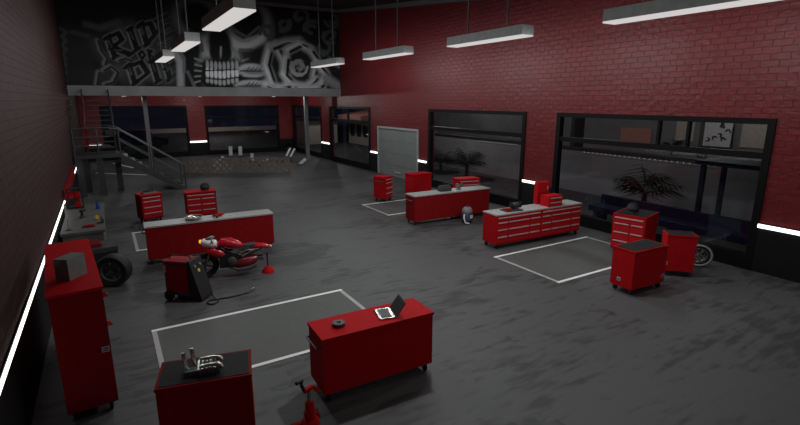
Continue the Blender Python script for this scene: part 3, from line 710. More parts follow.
# fan-like gadget on far left chest
t = thing('grease_gun_tray', 'grey open tray of sockets on the far left chest', 'tray', (.98, 17.0, .91), R(15)); t.name = 'socket_tray'
mb = MB(); mb.box((-.2,-.12,0),(.2,.12,.015)); mb.box((-.2,-.12,.015),(.2,-.105,.05)); mb.box((-.2,.105,.015),(.2,.12,.05)); mb.box((-.2,-.105,.015),(-.185,.105,.05)); mb.box((.185,-.105,.015),(.2,.105,.05)); mb.build('tray', 'grey', t)
for k in range(5): MB().lathe([(0,.0),(.028,.0),(.028,.08+.01*k),(.018,.08+.01*k),(0,.05)], (-.13+.065*k, 0, .015), (0,0,1), 12).build('socket', 'dsteel', t, 0, True)
# bench grinder on the drawer bench
t = thing('bench_grinder', 'black bench grinder on a dark board on the drawer bench', 'grinder', (9.02, 9.12, .93), R(-8))
MB().box((-.27,-.16,0),(.27,.16,.025)).build('base_board', 'dgrey', t, .005)
MB().box((.06,-.06,.025),(.18,.06,.08)).build('pedestal', 'dgrey', t, .008)
MB().lathe([(0,-.1),(.06,-.1),(.075,-.07),(.075,.07),(.06,.1),(0,.1)], (.12,0,.14), (1,0,0), 18).build('motor', 'dgrey', t, 0, True)
for s in (-1, 1): MB().lathe([(0,0),(.085,0),(.085,.035),(0,.035)], (.12+s*.13-.017,0,.14), (1,0,0), 20).build('wheel_guard', 'rubber', t, 0, True)
MB().box((-.22,-.1,.025),(-.04,.08,.06)).build('parts_box', 'red_d', t, .005)
# middle bench
t = thing('tool_bag', 'black tool bag on the middle bench beside the wide red chest', 'bag', (9.16, 12.3, .935), R(-5))
MB().loft([[(-.2,-.1,0),(.2,-.1,0),(.2,.1,0),(-.2,.1,0)], [(-.21,-.11,.1),(.21,-.11,.1),(.21,.11,.1),(-.21,.11,.1)], [(-.18,-.05,.19),(.18,-.05,.19),(.18,.05,.19),(-.18,.05,.19)]]).build('bag_body', 'dgrey', t, .015)
MB().tube([(-.1,0,.18),(-.09,0,.25),(.09,0,.25),(.1,0,.18)], .012).build('bag_handle', 'rubber', t, 0, True)
t = thing('vise', 'grey bench vise on the middle bench', 'vise', (9.72, 12.3, .935), R(20))
MB().lathe([(0,0),(.09,0),(.09,.02),(.06,.035),(.05,.07),(0,.07)], (0,0,0), (0,0,1), 16).build('swivel_base', 'grey', t, 0, True)
mb = MB(); mb.box((-.06,-.1,.07),(.06,.06,.13)); mb.box((-.07,.03,.13),(.07,.07,.18)); mb.build('fixed_jaw', 'grey', t, .008)
mb = MB(); mb.box((-.07,-.13,.09),(.07,-.09,.18)); mb.build('moving_jaw', 'dsteel', t, .006)
MB().tube([(0,-.13,.11),(0,-.24,.11)], .015).build('screw', 'chrome', t, 0, True); MB().tube([(-.07,-.23,.11),(.07,-.23,.11)], .008).build('turning_bar', 'chrome', t, 0, True)

# grey amplifier box on tall cabinet
t = thing('speaker_box', 'grey box with a black grille on top of the tall left cabinet', 'speaker', (-.55, 6.95, 1.65), R(-38))
MB().box((-.1,-.14,0),(.08,.14,.27)).build('body', 'grey', t, .012)
MB().box((-.118,-.125,.02),(-.1,.125,.25)).build('grille', 'rubber', t, .008)
MB().lathe([(0,0),(.07,0),(.08,.012),(0,.004)], (-.118,-.03,.135), (-1,0,0), 20).build('cone', 'dgrey', t, 0, True)

# ------------------------------------------------------------------ vacuum / gas drum
t = thing('shop_vacuum', 'blue grey shop vacuum on the floor beside the middle bench', 'vacuum', (9.52, 11.56, 0), R(20))
MB().lathe([(0,.06),(.15,.06),(.165,.1),(.165,.3),(.15,.33),(0,.33)], n=22).build('drum', 'bluegrey', t, 0, True)
MB().lathe([(.168,.33),(.172,.36),(.15,.45),(.1,.5),(0,.51),(0,.34)], n=22).build('motor_head', 'grey', t, 0, True)
MB().tube([(-.04,0,.5),(-.04,0,.56),(.04,0,.56),(.04,0,.5)], .012).build('carry_handle', 'dgrey', t, 0, True)
MB().tube([(-.15,0,.28),(-.24,-.04,.3),(-.28,-.06,.2),(-.26,-.1,.05),(-.18,-.2,.03)], .022).build('hose', 'white', t, 0, True)
MB().box((-.06,-.175,.16),(.06,-.16,.26)).build('label_plate', 'white', t)
for k in range(4): MB().lathe([(0,-.015),(.03,-.015),(.03,.015),(0,.015)], (.13*math.cos(k*PI/2+.7), .13*math.sin(k*PI/2+.7), .03), (1,0,0), 10).build('caster', 'rubber', t, 0, True)
for k in range(0): pass

# ------------------------------------------------------------------ wheels
def wheel_parts(t, R0, wd, axis, c, spokes, rimmat='dsteel', tyremat='rubber', ring=None):
    a = Vector(axis).normalized()
    r1 = R0*.62
    MB().lathe([(r1,-wd*.42),(R0*.9,-wd*.5),(R0*.97,-wd*.34),(R0,0),(R0*.97,wd*.34),(R0*.9,wd*.5),(r1,wd*.42),(r1,-wd*.42)], c, a, 36).build('tyre', tyremat, t, 0, True)
    rim = MB().lathe([(r1*.86,-wd*.36),(r1*1.0,-wd*.44),(r1*1.02,-wd*.4),(r1*1.02,wd*.4),(r1,wd*.44),(r1*.86,wd*.36),(r1*.86,-wd*.36)], c, a, 36).build('rim', rimmat, t, 0, True)
    hub = MB().lathe([(0,-wd*.4),(r1*.2,-wd*.4),(r1*.24,0),(r1*.2,wd*.4),(0,wd*.4)], c, a, 16).build('hub', rimmat, t, 0, True)
    u = Vector((0,0,1)) if abs(a.z) < .9 else Vector((1,0,0)); x = a.cross(u).normalized(); y = a.cross(x); cv = Vector(c)
    for k in range(spokes):
        d = x*math.cos(2*PI*k/spokes+.3) + y*math.sin(2*PI*k/spokes+.3)
        MB().bar(cv+d*r1*.18, cv+d*r1*.9, wd*.3, wd*.22, a).build('spoke', rimmat, t)
    MB().torus(cv - a*wd*.18, a, r1*.62, .008, 26, 6).build('brake_disc', 'chrome', t, 0, True)
    if ring: MB().torus(cv - a*(wd*.47), a, R0*.86, .022, 36, 8, .4).build('sidewall_ring', ring, t, 0, True)
t = thing('spare_wheel', 'loose wheel with pale sidewall ring standing beside the slim red chest', 'wheel', (11.5, 5.5, 0), 0)
wheel_parts(t, .29, .13, (.84, .52, .12), (0, 0, .29), 5, 'chrome', 'rubber', 'top_grey')
t = thing('spare_wheel', 'fat black wheel standing beyond the tall red cabinet', 'wheel', (-.15, 11.24, 0), 0)
wheel_parts(t, .34, .3, (.42, .9, .0), (-.02, 0, .34), 7, 'dsteel', 'rubber', None)
t = thing('equipment_case', 'black wheeled equipment case behind the fat black wheel', 'case', (-.47, 11.97, 0), R(10))
MB().box((-.3,-.32,.03),(.36,.32,.62)).build('case_body', 'rubber', t, .03)
MB().box((-.31,-.33,.62),(.37,.33,.72)).build('lid', 'dgrey', t, .02)
MB().box((-.26,-.2,.72),(.1,.22,.8)).build('lid_tray', 'bdred', t, .01)
for x in (-.22, .28):
    for y in (-.24, .24): MB().lathe([(0,-.02),(.03,-.02),(.03,.02),(0,.02)], (x,y,.03), (1,0,0), 10).build('caster', 'rubber', t, 0, True)

# ------------------------------------------------------------------ left workbench and its things
t = thing('workbench', 'grey steel workbench along the left wall beyond the tall cabinet', 'workbench', (-.68, 14.6, 0))
MB().box((-.45,-1.75,.79),(.42,1.75,.85)).build('bench_top', 'bench_grey', t, .008)
mb = MB(); mb.box((-.42,-1.72,.06),(.38,1.72,.79)); mb.build('bench_body', 'bench_grey', t, .006)
for x in (-.36, .32):
    for y in (-1.65, 1.65): MB().box((x-.03,y-.03,0),(x+.03,y+.03,.06)).build('foot', 'dsteel', t)
WT = .85
t = thing('parts_rack', 'black wire parts rack with red bins on the left workbench', 'rack', (-.92, 15.95, WT))
mb = MB()
for x in (-.17, .17):
    for y in (-.12, .12): mb.box((x-.012,y-.012,0),(x+.012,y+.012,.56))
for z in (.02, .28, .54): mb.box((-.17,-.12,z),(.17,.12,z+.015))
mb.build('rack_frame', 'rubber', t)
for x, z in ((.06, .036), (-.07, .296), (.07, .296)):
    MB().loft([[(x-.055,-.12,z),(x+.055,-.12,z),(x+.055,.1,z),(x-.055,.1,z)], [(x-.06,-.15,z+.11),(x+.06,-.15,z+.11),(x+.06,.1,z+.15),(x-.06,.1,z+.15)]]).build('bin', 'red', t, .006)
t = thing('spray_bottle', 'small blue spray bottle on the left workbench', 'bottle', (-.4, 15.5, WT))
MB().lathe([(0,0),(.05,0),(.055,.02),(.055,.14),(.02,.19),(.02,.21),(0,.21)], n=14).build('bottle', 'blue', t, 0, True)
mb = MB(); mb.box((-.015,-.05,.21),(.015,.03,.25)); mb.box((-.01,-.05,.16),(.01,-.038,.21)); mb.build('trigger_head', 'dgrey', t)
t = thing('rag', 'small crumpled red rag on the left workbench', 'rag', (-.58, 13.35, WT)); bpy.data.objects.remove(t)
mb = MB(); n = 9
vs = [[mb.bm.verts.new((-.58+.2*(i/(n-1)-.5)*1.3, 13.35+.2*(j/(n-1)-.5), WT+.004+.035*abs(math.sin(i*1.3+j*.7))*(1-abs(i/(n-1)-.5)))) for j in range(n)] for i in range(n)]
for i in range(n-1):
    for j in range(n-1): mb.bm.faces.new((vs[i][j], vs[i+1][j], vs[i+1][j+1], vs[i][j+1]))
o = mb.build('rag', 'red_d', None, 0, True); md = o.modifiers.new('thickness', 'SOLIDIFY'); md.thickness = .006; md.offset = 1
tag(o, 'small crumpled red rag on the left workbench', 'rag')
t = thing('tape_measure', 'small yellow tape measure on the left workbench', 'tape measure', (-.42, 14.1, WT), .4)
MB().lathe([(0,-.025),(.045,-.025),(.05,-.015),(.05,.015),(.045,.025),(0,.025)], (0,0,.05), (0,1,0), 16).build('case', 'yellow', t, 0, True); MB().box((.03,-.01,.0),(.09,.01,.008)).build('blade', 'chrome', t)
t = thing('power_drill', 'black power drill on the left workbench', 'drill', (-.72, 14.5, WT), 1.)
MB().lathe([(0,-.1),(.035,-.09),(.04,0),(.038,.08),(.02,.1),(.012,.16),(0,.16)], (0,0,.19), (1,0,0), 14).build('motor_housing', 'rubber', t, 0, True)
MB().bar((-.03,0,.17),(-.05,0,.04),.045,.05).build('grip', 'rubber', t, .008); MB().box((-.1,-.04,0),(.02,.04,.05)).build('battery', 'dgrey', t, .006)
t = thing('work_light', 'slim upright work light at the near end of the left workbench', 'work light', (-.98, 13.2, WT))
MB().lathe([(0,0),(.06,0),(.06,.02),(.015,.03),(0,.03)], n=16).build('base', 'dgrey', t, 0, True); MB().tube([(0,0,.02),(0,0,.3)], .012).build('stem', 'grey', t, 0, True); MB().box((-.02,-.02,.28),(.02,.02,.62)).build('light_bar', 'top_grey', t, .006)
t = thing('knob_clamp', 'black clamp at the edge of the left workbench', 'clamp', (-.32, 13.6, WT)); t.name = 'bench_clamp'
mb = MB(); mb.box((-.1,-.02,0),(.04,.02,.025)); mb.box((.02,-.02,.025),(.045,.02,.11)); mb.build('jaw', 'rubber', t); MB().tube([(0,0,.025),(0,0,.17)], .014).build('screw', 'dgrey', t, 0, True)

# ------------------------------------------------------------------ welder
t = thing('welding_machine', 'red and black welding machine on wheels in front of the motorcycle', 'welding machine', (1.02, 9.78, 0), R(-42))
# local: x along the red side towards the front panel
MB().box((-.32,-.17,.1),(.2,.17,.76)).build('body', 'dgrey', t, .015)
MB().box((-.27,-.186,.17),(.17,-.17,.7)).build('side_panel', 'red_d', t, .006)
MB().box((-.27,.17,.17),(.17,.186,.7)).build('side_panel', 'red', t, .006)
MB().prism([(.2,.06),(.44,.02),(.44,.07),(.24,.8),(.2,.82)], -.19, .19).build('front_panel', 'rubber', t, .012)
mb = MB(); mb.box((-.34,-.19,.76),(.2,.19,.79)); mb.build('lid', 'red_d', t, .008)
MB().tube([(-.3,0,.77),(-.3,0,.86),(.12,0,.86),(.16,0,.78)], .016).build('carry_handle', 'rubber', t, 0, True)
Tp = Matrix.Translation((.30,0,.58)) @ Matrix.Rotation(R(-15.3), 4, 'Y')
MB().box((0,-.03,-.03),(.012,.03,.03), Tp).build('warning_sticker', 'yellow', t)
for y in (-.08, .08): MB().lathe([(0,0),(.03,0),(.025,.025),(0,.025)], (.272,y,.68), (1,0,.27), 14).build('control_knob', 'grey', t, 0, True)
for y in (-.2, .2): MB().lathe([(0,-.03),(.08,-.03),(.1,-.02),(.1,.02),(.08,.03),(0,.03)], (-.24, y, .1), (0,1,0), 20).build('wheel', 'rubber', t, 0, True)
for y in (-.14, .14): MB().box((.1,y-.03,0),(.16,y+.03,.1)).build('foot', 'rubber', t)
MB().box((-.31,-.195,.56),(-.28,-.17,.7)).build('latch', 'handle', t)
t = thing('welding_lead', 'black welding lead with silver torch lying on the floor', 'cable', (0,0,0))
pts = [(1.42, 9.46, .1), (1.46, 9.40, .02), (1.5, 9.22, .015), (1.38, 9.12, .015), (1.3, 9.2, .015), (1.36, 9.32, .018), (1.62, 9.3, .015), (1.86, 9.3, .015), (2.05, 9.32, .02)]
def smooth_pts(p, n=6):
    out = []; p = [Vector(q) for q in p]
    for i in range(len(p)-1):
        a, b, c, d = p[max(i-1,0)], p[i], p[i+1], p[min(i+2,len(p)-1)]
        for k in range(n):
            s = k/n; out.append(.5*((2*b)+(c-a)*s+(2*a-5*b+4*c-d)*s*s+(3*b-a-3*c+d)*s**3))
    return out + [p[-1]]
MB().tube(smooth_pts(pts), .014).build('cable', 'rubber', t, 0, True)
MB().tube([(2.05,9.32,.03),(2.16,9.38,.04),(2.24,9.46,.05),(2.27,9.5,.035)], [.022,.028,.026,.012]).build('torch', 'chrome', t, 0, True)

# ------------------------------------------------------------------ dismantled motorcycle
t = thing('motorcycle', 'red and white sport motorcycle with rear wheel removed, before the long bench', 'motorcycle', (1.49, 10.72, 0), R(-10))
def ring(x, cz, hy, hz, n=12, p=2.4):
    out = []
    for k in range(n):
        a = 2*PI*k/n; c, s = math.cos(a), math.sin(a)
        out.append((x, hy*math.copysign(abs(c)**(2/p), c), cz + hz*math.copysign(abs(s)**(2/p), s)))
    return out
# nose cowl (white) and headlight
MB().loft([ring(.0,.80,.05,.05), ring(.06,.79,.10,.085), ring(.2,.765,.14,.10), ring(.32,.735,.12,.08)]).build('nose_cowl', 'white', t, 0, True)
MB().ball((-.005,0,.825), .045, 14, (.7,1,1)).build('headlight', 'amber', t, 0, True)
MB().loft([ring(.1,.86,.06,.015), ring(.2,.90,.09,.02), ring(.28,.90,.09,.012)]).build('windscreen', 'dgrey', t, 0, True)
MB().loft([ring(.12,.62,.13,.07), ring(.26,.57,.17,.13), ring(.42,.52,.17,.12), ring(.5,.5,.13,.07)]).build('front_fairing', 'bred', t, 0, True)
MB().loft([ring(.3,.70,.10,.05), ring(.42,.76,.15,.09), ring(.62,.745,.16,.10), ring(.8,.68,.12,.07), ring(.86,.65,.08,.04)]).build('fuel_tank', 'bred', t, 0, True)
MB().loft([ring(.82,.655,.09,.03), ring(.95,.645,.12,.035), ring(1.12,.66,.11,.03)]).build('seat', 'rubber', t, 0, True)
MB().loft([ring(.98,.62,.10,.035), ring(1.15,.62,.12,.055), ring(1.32,.60,.09,.045), ring(1.46,.56,.05,.022)]).build('tail_cowl', 'bred', t, 0, True)
MB().box((1.44,-.04,.55),(1.475,.04,.585)).build('tail_light', 'white', t, .006)
MB().loft([ring(.84,.57,.05,.018), ring(1.0,.55,.12,.02), ring(1.2,.56,.1,.016)]).build('subframe_plate', 'top_grey', t, 0, True)
mb = MB()
for s in (-1, 1):
    mb.bar((.28,s*.1,.66),(.8,s*.14,.42),.045,.08); mb.bar((.8,s*.14,.42),(1.25,s*.08,.56),.028)
mb.bar((.78,-.14,.44),(.78,.14,.44),.05); mb.build('frame', 'engine', t)
MB().box((.34,-.16,.22),(.74,.16,.52)).build('engine', 'engine', t, .03)
MB().lathe([(0,0),(.1,0),(.1,.03),(.08,.045),(0,.045)], (.6,-.16,.36), (0,-1,0), 20).build('clutch_cover', 'dsteel', t, 0, True)
MB().loft([ring(.62,.30,.15,.10), ring(.75,.28,.19,.15), ring(1.0,.29,.18,.14), ring(1.14,.33,.12,.08)]).build('belly_fairing', 'bdred', t, 0, True)
mb = MB()
for s in (-1, 1): mb.bar((.76,s*.1,.36),(1.27,s*.1,.33),.04,.07)
mb.build('swingarm', 'dsteel', t)
for s in (-1, 1): MB().tube([(.24,s*.1,.82),(.16,s*.1,.6),(.05,s*.1,.29)], .025).build('fork_leg', 'dsteel', t, 0, True)
MB().tube([(.24,-.3,.84),(.22,-.12,.83),(.22,.12,.83),(.24,.3,.84)], .014).build('handlebar', 'rubber', t, 0, True)
wheel_parts(t, .285, .12, (.0, 1., 0), (.05, 0, .285), 5, 'engine', 'rubber', None)
MB().tube([(.5,-.14,.24),(.7,-.2,.16),(.95,-.2,.17),(1.1,-.19,.22)], [.022,.03,.045,.04]).build('exhaust', 'dsteel', t, 0, True)
t = thing('paddock_stand', 'small red paddock stand holding up the motorcycle tail', 'stand', (2.80, 10.36, 0), R(-10))
MB().lathe([(0,0),(.14,0),(.13,.05),(.05,.13),(.02,.15),(0,.15)], n=18).build('foot', 'red', t, 0, True)
MB().tube([(0,0,.14),(0,0,.44)], .016).build('stem', 'rubber', t, 0, True)
MB().lathe([(0,0),(.03,0),(.035,.03),(0,.03)], (0,0,.44), (0,0,1), 12).build('pad', 'dgrey', t, 0, True)

# ------------------------------------------------------------------ red jack at the near bench
t = thing('transmission_jack', 'red upright hydraulic jack beside the nearest bench', 'jack', (1.70, 4.86, 0), R(20))
MB().lathe([(0,.03),(.11,.03),(.11,.06),(.055,.09),(.055,.3),(.045,.32),(0,.32)], n=20).build('cylinder', 'red', t, 0, True)
MB().tube([(0,0,.32),(0,0,.47)], .026).build('ram', 'grey', t, 0, True)
mb = MB(); mb.hexa([(-.08,-.025,.47),(.05,-.025,.47),(.05,.025,.47),(-.08,.025,.47),(-.08,-.025,.51),(.05,-.025,.51),(.05,.025,.51),(-.08,.025,.51)]); mb.build('head', 'red', t, .006)
MB().bar((.045,0,.50),(.14,.0,.37),.04,.03).build('head_arm', 'red', t, .006)
MB().tube([(-.07,0,.50),(-.09,.03,.57),(-.05,.05,.60),(-.15,.04,.61)], .022).build('head_grip', 'rubber', t, 0, True)
MB().tube([(-.05,-.02,.1),(-.1,-.04,.24)], .026).build('pump', 'red_d', t, 0, True)
for k in range(3):
    a = k*2*PI/3+.5; MB().bar((.08*math.cos(a),.08*math.sin(a),.045),(.22*math.cos(a),.22*math.sin(a),.04),.05,.03).build('leg', 'red', t, .006)
    MB().lathe([(0,-.015),(.03,-.015),(.03,.015),(0,.015)], (.22*math.cos(a),.22*math.sin(a),.03), (-math.sin(a),math.cos(a),0), 12).build('foot_wheel', 'rubber', t, 0, True)

# ------------------------------------------------------------------ lattice barriers and white chairs at the back
P0, P1 = Vector((3.35, 27.55, 0)), Vector((8.25, 24.85, 0))
nB = 4; labs = ['leftmost tan folding lattice barrier by the stair foot', 'second tan folding lattice barrier from the stairs', 'third tan folding lattice barrier from the stairs', 'rightmost tan folding lattice barrier before the white chairs']
dirv = (P1-P0).normalized(); ang = math.atan2(dirv.y, dirv.x); seg = (P1-P0).length/nB
for i in range(nB):
    c = P0 + dirv*seg*(i+.5)
    t = thing('lattice_barrier', labs[i], 'barrier', c, ang, 'folding lattice barriers')
    hw = seg/2-.05
    for s in (-1, 1): MB().box((s*hw-.03,-.03,0),(s*hw+.03,.03,.82)).build('post', 'tan', t)
    mb = MB(); k = 4; st = 2*hw/k
    for j in range(-2, k+1):
        for e, yo in ((1, -.016), (-1, .016)):
            x0, x1 = -hw+j*st, -hw+(j+2)*st
            za, zb = (.06, .76) if e > 0 else (.76, .06)
            if x0 < -hw: f = (-hw-x0)/(x1-x0); za = za+(zb-za)*f; x0 = -hw
            if x1 > hw: f = (x1-hw)/(2*st) if x0 == -hw+j*st else (x1-hw)/(2*st); zb = zb-((.70 if e > 0 else -.70))*f; x1 = hw
            if x1-x0 > .05: mb.bar((x0,yo,za),(x1,yo,zb),.02,.085,(0,0,1))
    mb.build('lattice', 'tan', t)
    for z in (.74, .03): MB().box((-hw+.03,-.03,z),(hw-.03,.03,z+.06)).build('rail', 'tan', t)
def deck_chair(loc, rz, label, lean):
    t = thing('deck_chair', label, 'chair', loc, rz, 'white slatted chairs')
    T = Matrix.Translation((0,.2,.3)) @ Matrix.Rotation(R(-lean), 4, 'X')
    for x in (-.31, .31):
        MB().box((x-.11,-.015,0),(x+.11,.015,.58), T).build('back_slat', 'white', t)
    MB().box((-.34,.016,.1),(.34,.035,.16), T).build('back_rail', 'dsteel', t)
    MB().box((-.36,-.28,.27),(.36,.22,.30)).build('seat', 'dsteel', t)
    for x in (-.33, .33):
        for y in (-.25, .19): MB().box((x-.02,y-.02,0),(x+.02,y+.02,.27)).build('leg', 'dsteel', t)
    return t
deck_chair((6.98, 31.95, 0), R(-30), 'white slatted chair standing before the wide back window', 6)
deck_chair((9.62, 29.8, 0), R(-85), 'white slatted chair leaning back near the right far post', 32)
def flat(loc, rz, label, a, L=.5):
    t = thing('folded_panel', label, 'panel', loc, rz, 'loose white panels')
    T = Matrix.Rotation(R(a), 4, 'Y')
    MB().box((-.09,-.02,.0),(.09,.02,L), T).build('board', 'white', t); MB().box((-.15,-.15,0),(.15,.15,.02)).build('foot', 'dsteel', t)
flat((7.8, 30.9, 0), R(-31), 'thin white upright panel between the two slatted chairs', 2)
flat((9.9, 28.0, 0), R(-31), 'low white tilted panel nearest the right far post', 50)
flat((8.35, 30.4, 0), R(-31), 'low white tilted panel left of the leaning chair', 62, .4)
flat((6.1, 32.2, 0), R(-31), 'low white tilted panel left of the upright slatted chair', 40, .35)

# ------------------------------------------------------------------ plant with small light in the far corner
t = thing('potted_plant', 'dim potted plant in the far corner under the mezzanine', 'plant', (11.55, 35.1, 0))
MB().lathe([(0,0),(.16,0),(.22,.4),(.24,.42),(.2,.42),(0,.38)], n=18).build('pot', 'dgrey', t, 0, True)
def fronds(t, base, n, L, seed, mat='leaf', droop=.5, wide=.06, up=1.2):
    rnd = random.Random(seed)
    for i in range(n):
        a = 2*PI*i/n + rnd.uniform(-.25,.25); e = rnd.uniform(.35, up); l = L*rnd.uniform(.8,1.1)
        mb = MB(); d = Vector((math.cos(a), math.sin(a), 0)); p = Vector(base); pts = []; K = 7
        for k in range(K+1):
            s = k/K; th = e - droop*2*s*s
            if k: p = p + (d*math.cos(th) + Vector((0,0,1))*math.sin(th))*(l/K)
            pts.append(p.copy())
        mb.tube(pts, [.012]*(K)+[.004], 5)
        side = d.cross(Vector((0,0,1)))
        for k in range(2, K+1):
            for s in (-1, 1):
                w = wide*5*(1-abs(k/K-.55)); q = pts[k]
                tip = q + side*s*w + d*w*.55 - Vector((0,0,w*.3))
                b1, b2 = q - d*.03, q + d*.05
                vs = [mb.bm.verts.new(v) for v in (b1, tip, b2, b1+Vector((0,0,.006)), tip+Vector((0,0,.004)), b2+Vector((0,0,.006)))]
                for f in ((0,2,1),(3,4,5),(0,1,4,3),(1,2,5,4),(2,0,3,5)): mb.bm.faces.new([vs[j] for j in f])
        mb.build('frond', mat, t)
fronds(t, (0,0,.4), 9, .55, 5, up=1.3)

# ------------------------------------------------------------------ outside
struct('trim_5', MB().box((XR+.3, -12, -.14), (48, 70, -.02)), 'night', 'dark pavement outside the right windows', 'ground')
struct('trim_6', MB().box((-20, YB+.3, -.14), (XR+.3, 70, -.02)), 'night', 'dark pavement outside the back windows', 'ground')
t = thing('garden_wall', 'long grey outdoor wall seen through the right windows', 'wall', (17, 0, -.02))
MB().box((0,1.5,0),(.25,30,1.78)).build('wall_body', 'wallgrey', t)
MB().box((-.05,1.5,1.78),(.3,30,1.86)).build('coping', 'ink', t)  # coping blackened so its lamplit top looks unlit
for lab, ya, yb in (('string of tiny white bulbs along the outdoor wall seen in the near window', 7.9, 13.2), ('string of tiny white bulbs along the outdoor wall seen in the middle window', 16.9, 19.8)):
    t = thing('string_lights', lab, 'string lights', (16.93, 0, 1.70))
    MB().tube([(0,ya,.0),(0,yb,.0)], .008, 5).build('cord', 'rubber', t)
    n = int((yb-ya)/.2)
    mb = MB()
    for i in range(n): mb.ball((-.02, ya+(i+.5)*(yb-ya)/n, -.01), .016, 6)
    mb.build('bulbs', 'led_dot', t)
    t.children[-1]['kind'] = 'stuff'
def palm(loc, label, h, n, L, seed):
    t = thing('palm', label, 'palm', loc, 0, 'outdoor palms')
    MB().tube([(0,0,0),(.03,.02,h*.5),(0,0,h)], [.11,.09,.08], 10).build('trunk', 'trunk', t, 0, True)
    fronds(t, (0,0,h), n, L, seed, wide=.15, droop=.42, up=1.5)
palm((15.3, 9.3, -.02), 'spiky dark palm outside the large near window', .72, 24, 1.0, 11)
palm((15.2, 18.6, -.02), 'right spiky dark palm outside the middle window', .6, 20, .95, 12)
palm((15.2, 20.8, -.02), 'left low dark palm outside the middle window', .5, 20, .9, 13)
t = thing('outdoor_bench', 'long dark blue bench outside the large near window', 'bench', (13.4, 7.2, -.02))
MB().box((-.3,-2.5,.35),(.35,2.6,.52)).build('seat', 'bbench', t, .03); MB().box((.3,-2.5,.52),(.42,2.6,.8)).build('backrest', 'bbench', t, .03)
for y in (-2.3, 0, 2.4): MB().box((-.25,y-.05,0),(.35,y+.05,.35)).build('leg', 'dgrey', t)
t = thing('bus_shelter', 'dark blue metal shelter frame outside the near window', 'shelter', (15.3, 6.3, -.02))
for x, y in ((-.6,-.85),(-.6,.95),(.6,-.85),(.6,.95)): MB().box((x-.06,y-.06,0),(x+.06,y+.06,2.0)).build('post', 'bframe', t)
MB().box((-.75,-1.05,2.0),(.75,1.15,2.12)).build('roof', 'bframe', t, .02)
MB().box((-.3,-.6,.42),(.0,.7,.48)).build('bench_seat', 'bframe', t); MB().box((-.2,-.5,0),(-.1,-.4,.42)).build('bench_leg', 'bframe', t); MB().box((-.2,.5,0),(-.1,.6,.42)).build('bench_leg', 'bframe', t)
# buildings beyond
t = thing('street_building', 'grey building with peach band seen over the outdoor wall', 'building', (25, 0, -.02))
MB().box((0,2,0),(4,19.5,4.6)).build('facade', 'wallgrey', t)
MB().box((-.06,15.2,1.5),(0,17.0,2.3)).build('peach_panel', 'peach', t)
MB().box((-.06,13.0,1.8),(0,13.9,3.3)).build('lit_window', 'cream', t)
MB().box((-.1,12.3,0),(0,12.7,4.6)).build('downpipe', 'dgrey', t)
MB().box((-.06,8.2,1.7),(0,10.9,2.9)).build('pale_panel', 'cream', t)
MB().box((-.3,2,4.5),(0,19.5,4.7)).build('eave', 'dgrey', t)
t = thing('street_art_board', 'pale board with black brush marks seen in the near window top', 'sign', (24.6, 11.75, 1.65))
MB().box((0,-.6,0),(.06,.6,1.3)).build('board', 'board', t)
mb = MB(); rnd = random.Random(8)
for i in range(9):
    y, z = rnd.uniform(-.4,.4), rnd.uniform(.25,1.0); a = rnd.uniform(0,6.3)
    mb.tube(smooth_pts([(-.012, y, z), (-.012, y+.15*math.cos(a), z+.15*math.sin(a)), (-.012, y+.22*math.cos(a+1), z+.2*math.sin(a+1))], 4), .03, 5)
mb.build('brush_marks', 'ink', t)
for z0_, y0_ in ((-1.67, -.5), (-1.67, .4)): MB().box((.0,y0_,z0_),(.06,y0_+.08,0)).build('support_leg', 'dgrey', t)
for y, lab in ((13.6, 'dark shrub before the lit window of the street building'), (9.1, 'dark shrub in the top right pane of the near window')):
    t = thing('shrub', lab, 'shrub', (24.3, y, -.02), 0); MB().tube([(0,0,0),(0,0,1.6)], .05).build('stem', 'trunk', t); fronds(t, (0,0,1.5), 11, .6, int(y*7), up=1.4)
t = thing('house', 'cream house with low roof seen through the window left of the door', 'building', (19, 38.6, -.02), 0)
MB().box((0,-2.4,0),(5,1.6,2.0)).build('wall_body', 'cream', t); MB().prism([(-.9,2.0),(5.6,2.0),(2.5,3.0),(-.9,2.5)], -2.7, 1.9).build('roof', 'peach', t)
for y in (-1.7, -.5, .8): MB().box((-.05,y-.4,.7),(0,y+.4,1.7)).build('house_window', 'ink', t)
t = thing('kiosk', 'pale low kiosk seen through the far corner window', 'building', (15, 41.8, -.02), 0)
MB().box((0,-1.3,0),(3,2.,1.8)).build('wall_body', 'cream', t); MB().box((-.3,-1.5,1.8),(3.3,2.2,1.95)).build('roof', 'dgrey', t)
t = thing('far_building', 'dim grey building over the outdoor wall in the middle window', 'building', (25, 30, -.02))
MB().box((0,-9.5,0),(4,9.5,4.4)).build('facade', 'wallgrey', t); MB().box((-.06,-9,2.9),(0,1.5,3.3)).build('sign_band', 'cream', t); MB().box((-.06,-8.6,1.9),(0,-7.6,2.5)).build('lit_window', 'peach', t)
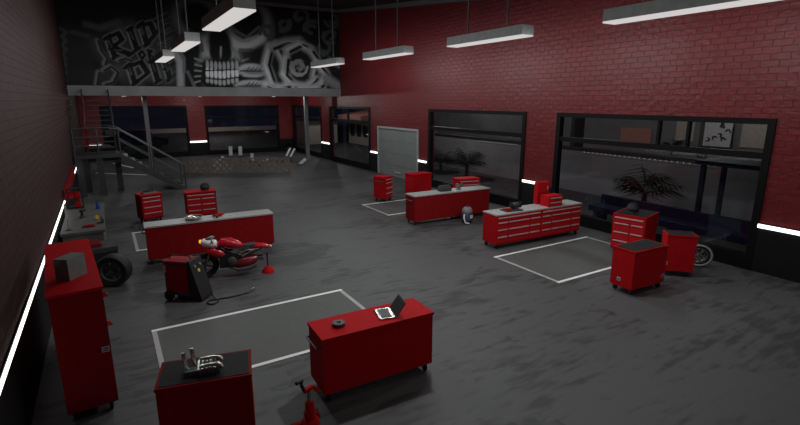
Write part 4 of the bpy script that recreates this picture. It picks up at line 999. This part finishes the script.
t = thing('sea_wall', 'pale low wall far beyond the dark back windows', 'wall', (0, 58, -.02), R(2.5)); MB().box((-6,0,0),(18,.4,.3)).build('wall_body', 'night', t); MB().box((-6,-.1,.3),(18,.5,.75)).build('coping', 'cream', t)
t = thing('parked_car', 'dark blue car shape parked beyond the back windows', 'car', (2.2, 44, -.02), 0)
MB().prism([(-2.1,.3),(2.1,.3),(2.15,.75),(1.4,.9),(.8,1.42),(-.9,1.45),(-1.6,.95),(-2.1,.85)], -.85, .85).build('car_body', 'bbench', t, .06)
for x in (-1.3, 1.3):
    for y in (-.8, .8): MB().lathe([(0,-.1),(.32,-.1),(.34,-.06),(.34,.06),(.32,.1),(0,.1)], (x,y,.34), (0,1,0), 20).build('wheel', 'rubber', t, 0, True)

# ------------------------------------------------------------------ outdoor lights
def plight(loc, e, col=(1,.97,.93), r=.15):  # unseen points without fixtures, added to brighten the view outside
    l = bpy.data.lights.new('outdoor_fill', 'POINT'); l.energy = e; l.color = col; l.shadow_soft_size = r
    o = bpy.data.objects.new('outdoor_fill', l); COL.objects.link(o); o.location = loc
plight((14.6, 11, 5.0), 170); plight((14.6, 20, 5.0), 380); plight((22, 10.5, 5.5), 130); plight((16, 37.5, 4.5), 160); plight((22, 28, 5.5), 160); plight((10, 54, 3.5), 260, (1,.85,.8))

# ------------------------------------------------------------------ world, camera, view
w = bpy.data.worlds.new('night'); SC.world = w; w.use_nodes = True
bg = w.node_tree.nodes['Background']; bg.inputs[0].default_value = (.28, .38, .75, 1); bg.inputs[1].default_value = .012
cam = bpy.data.cameras.new('camera'); co = bpy.data.objects.new('camera', cam); COL.objects.link(co)
cam.sensor_width = 36; cam.lens = FPX/800*36; cam.clip_start = .05; cam.clip_end = 300
co.location = (0, 0, CAM_H); co.rotation_euler = (PI/2-PITCH, 0, -YAW)
SC.camera = co
vs = SC.view_settings; vs.view_transform = 'Standard'; vs.look = 'None'; vs.gamma = 1; vs.use_curve_mapping = False; vs.exposure = 0.0
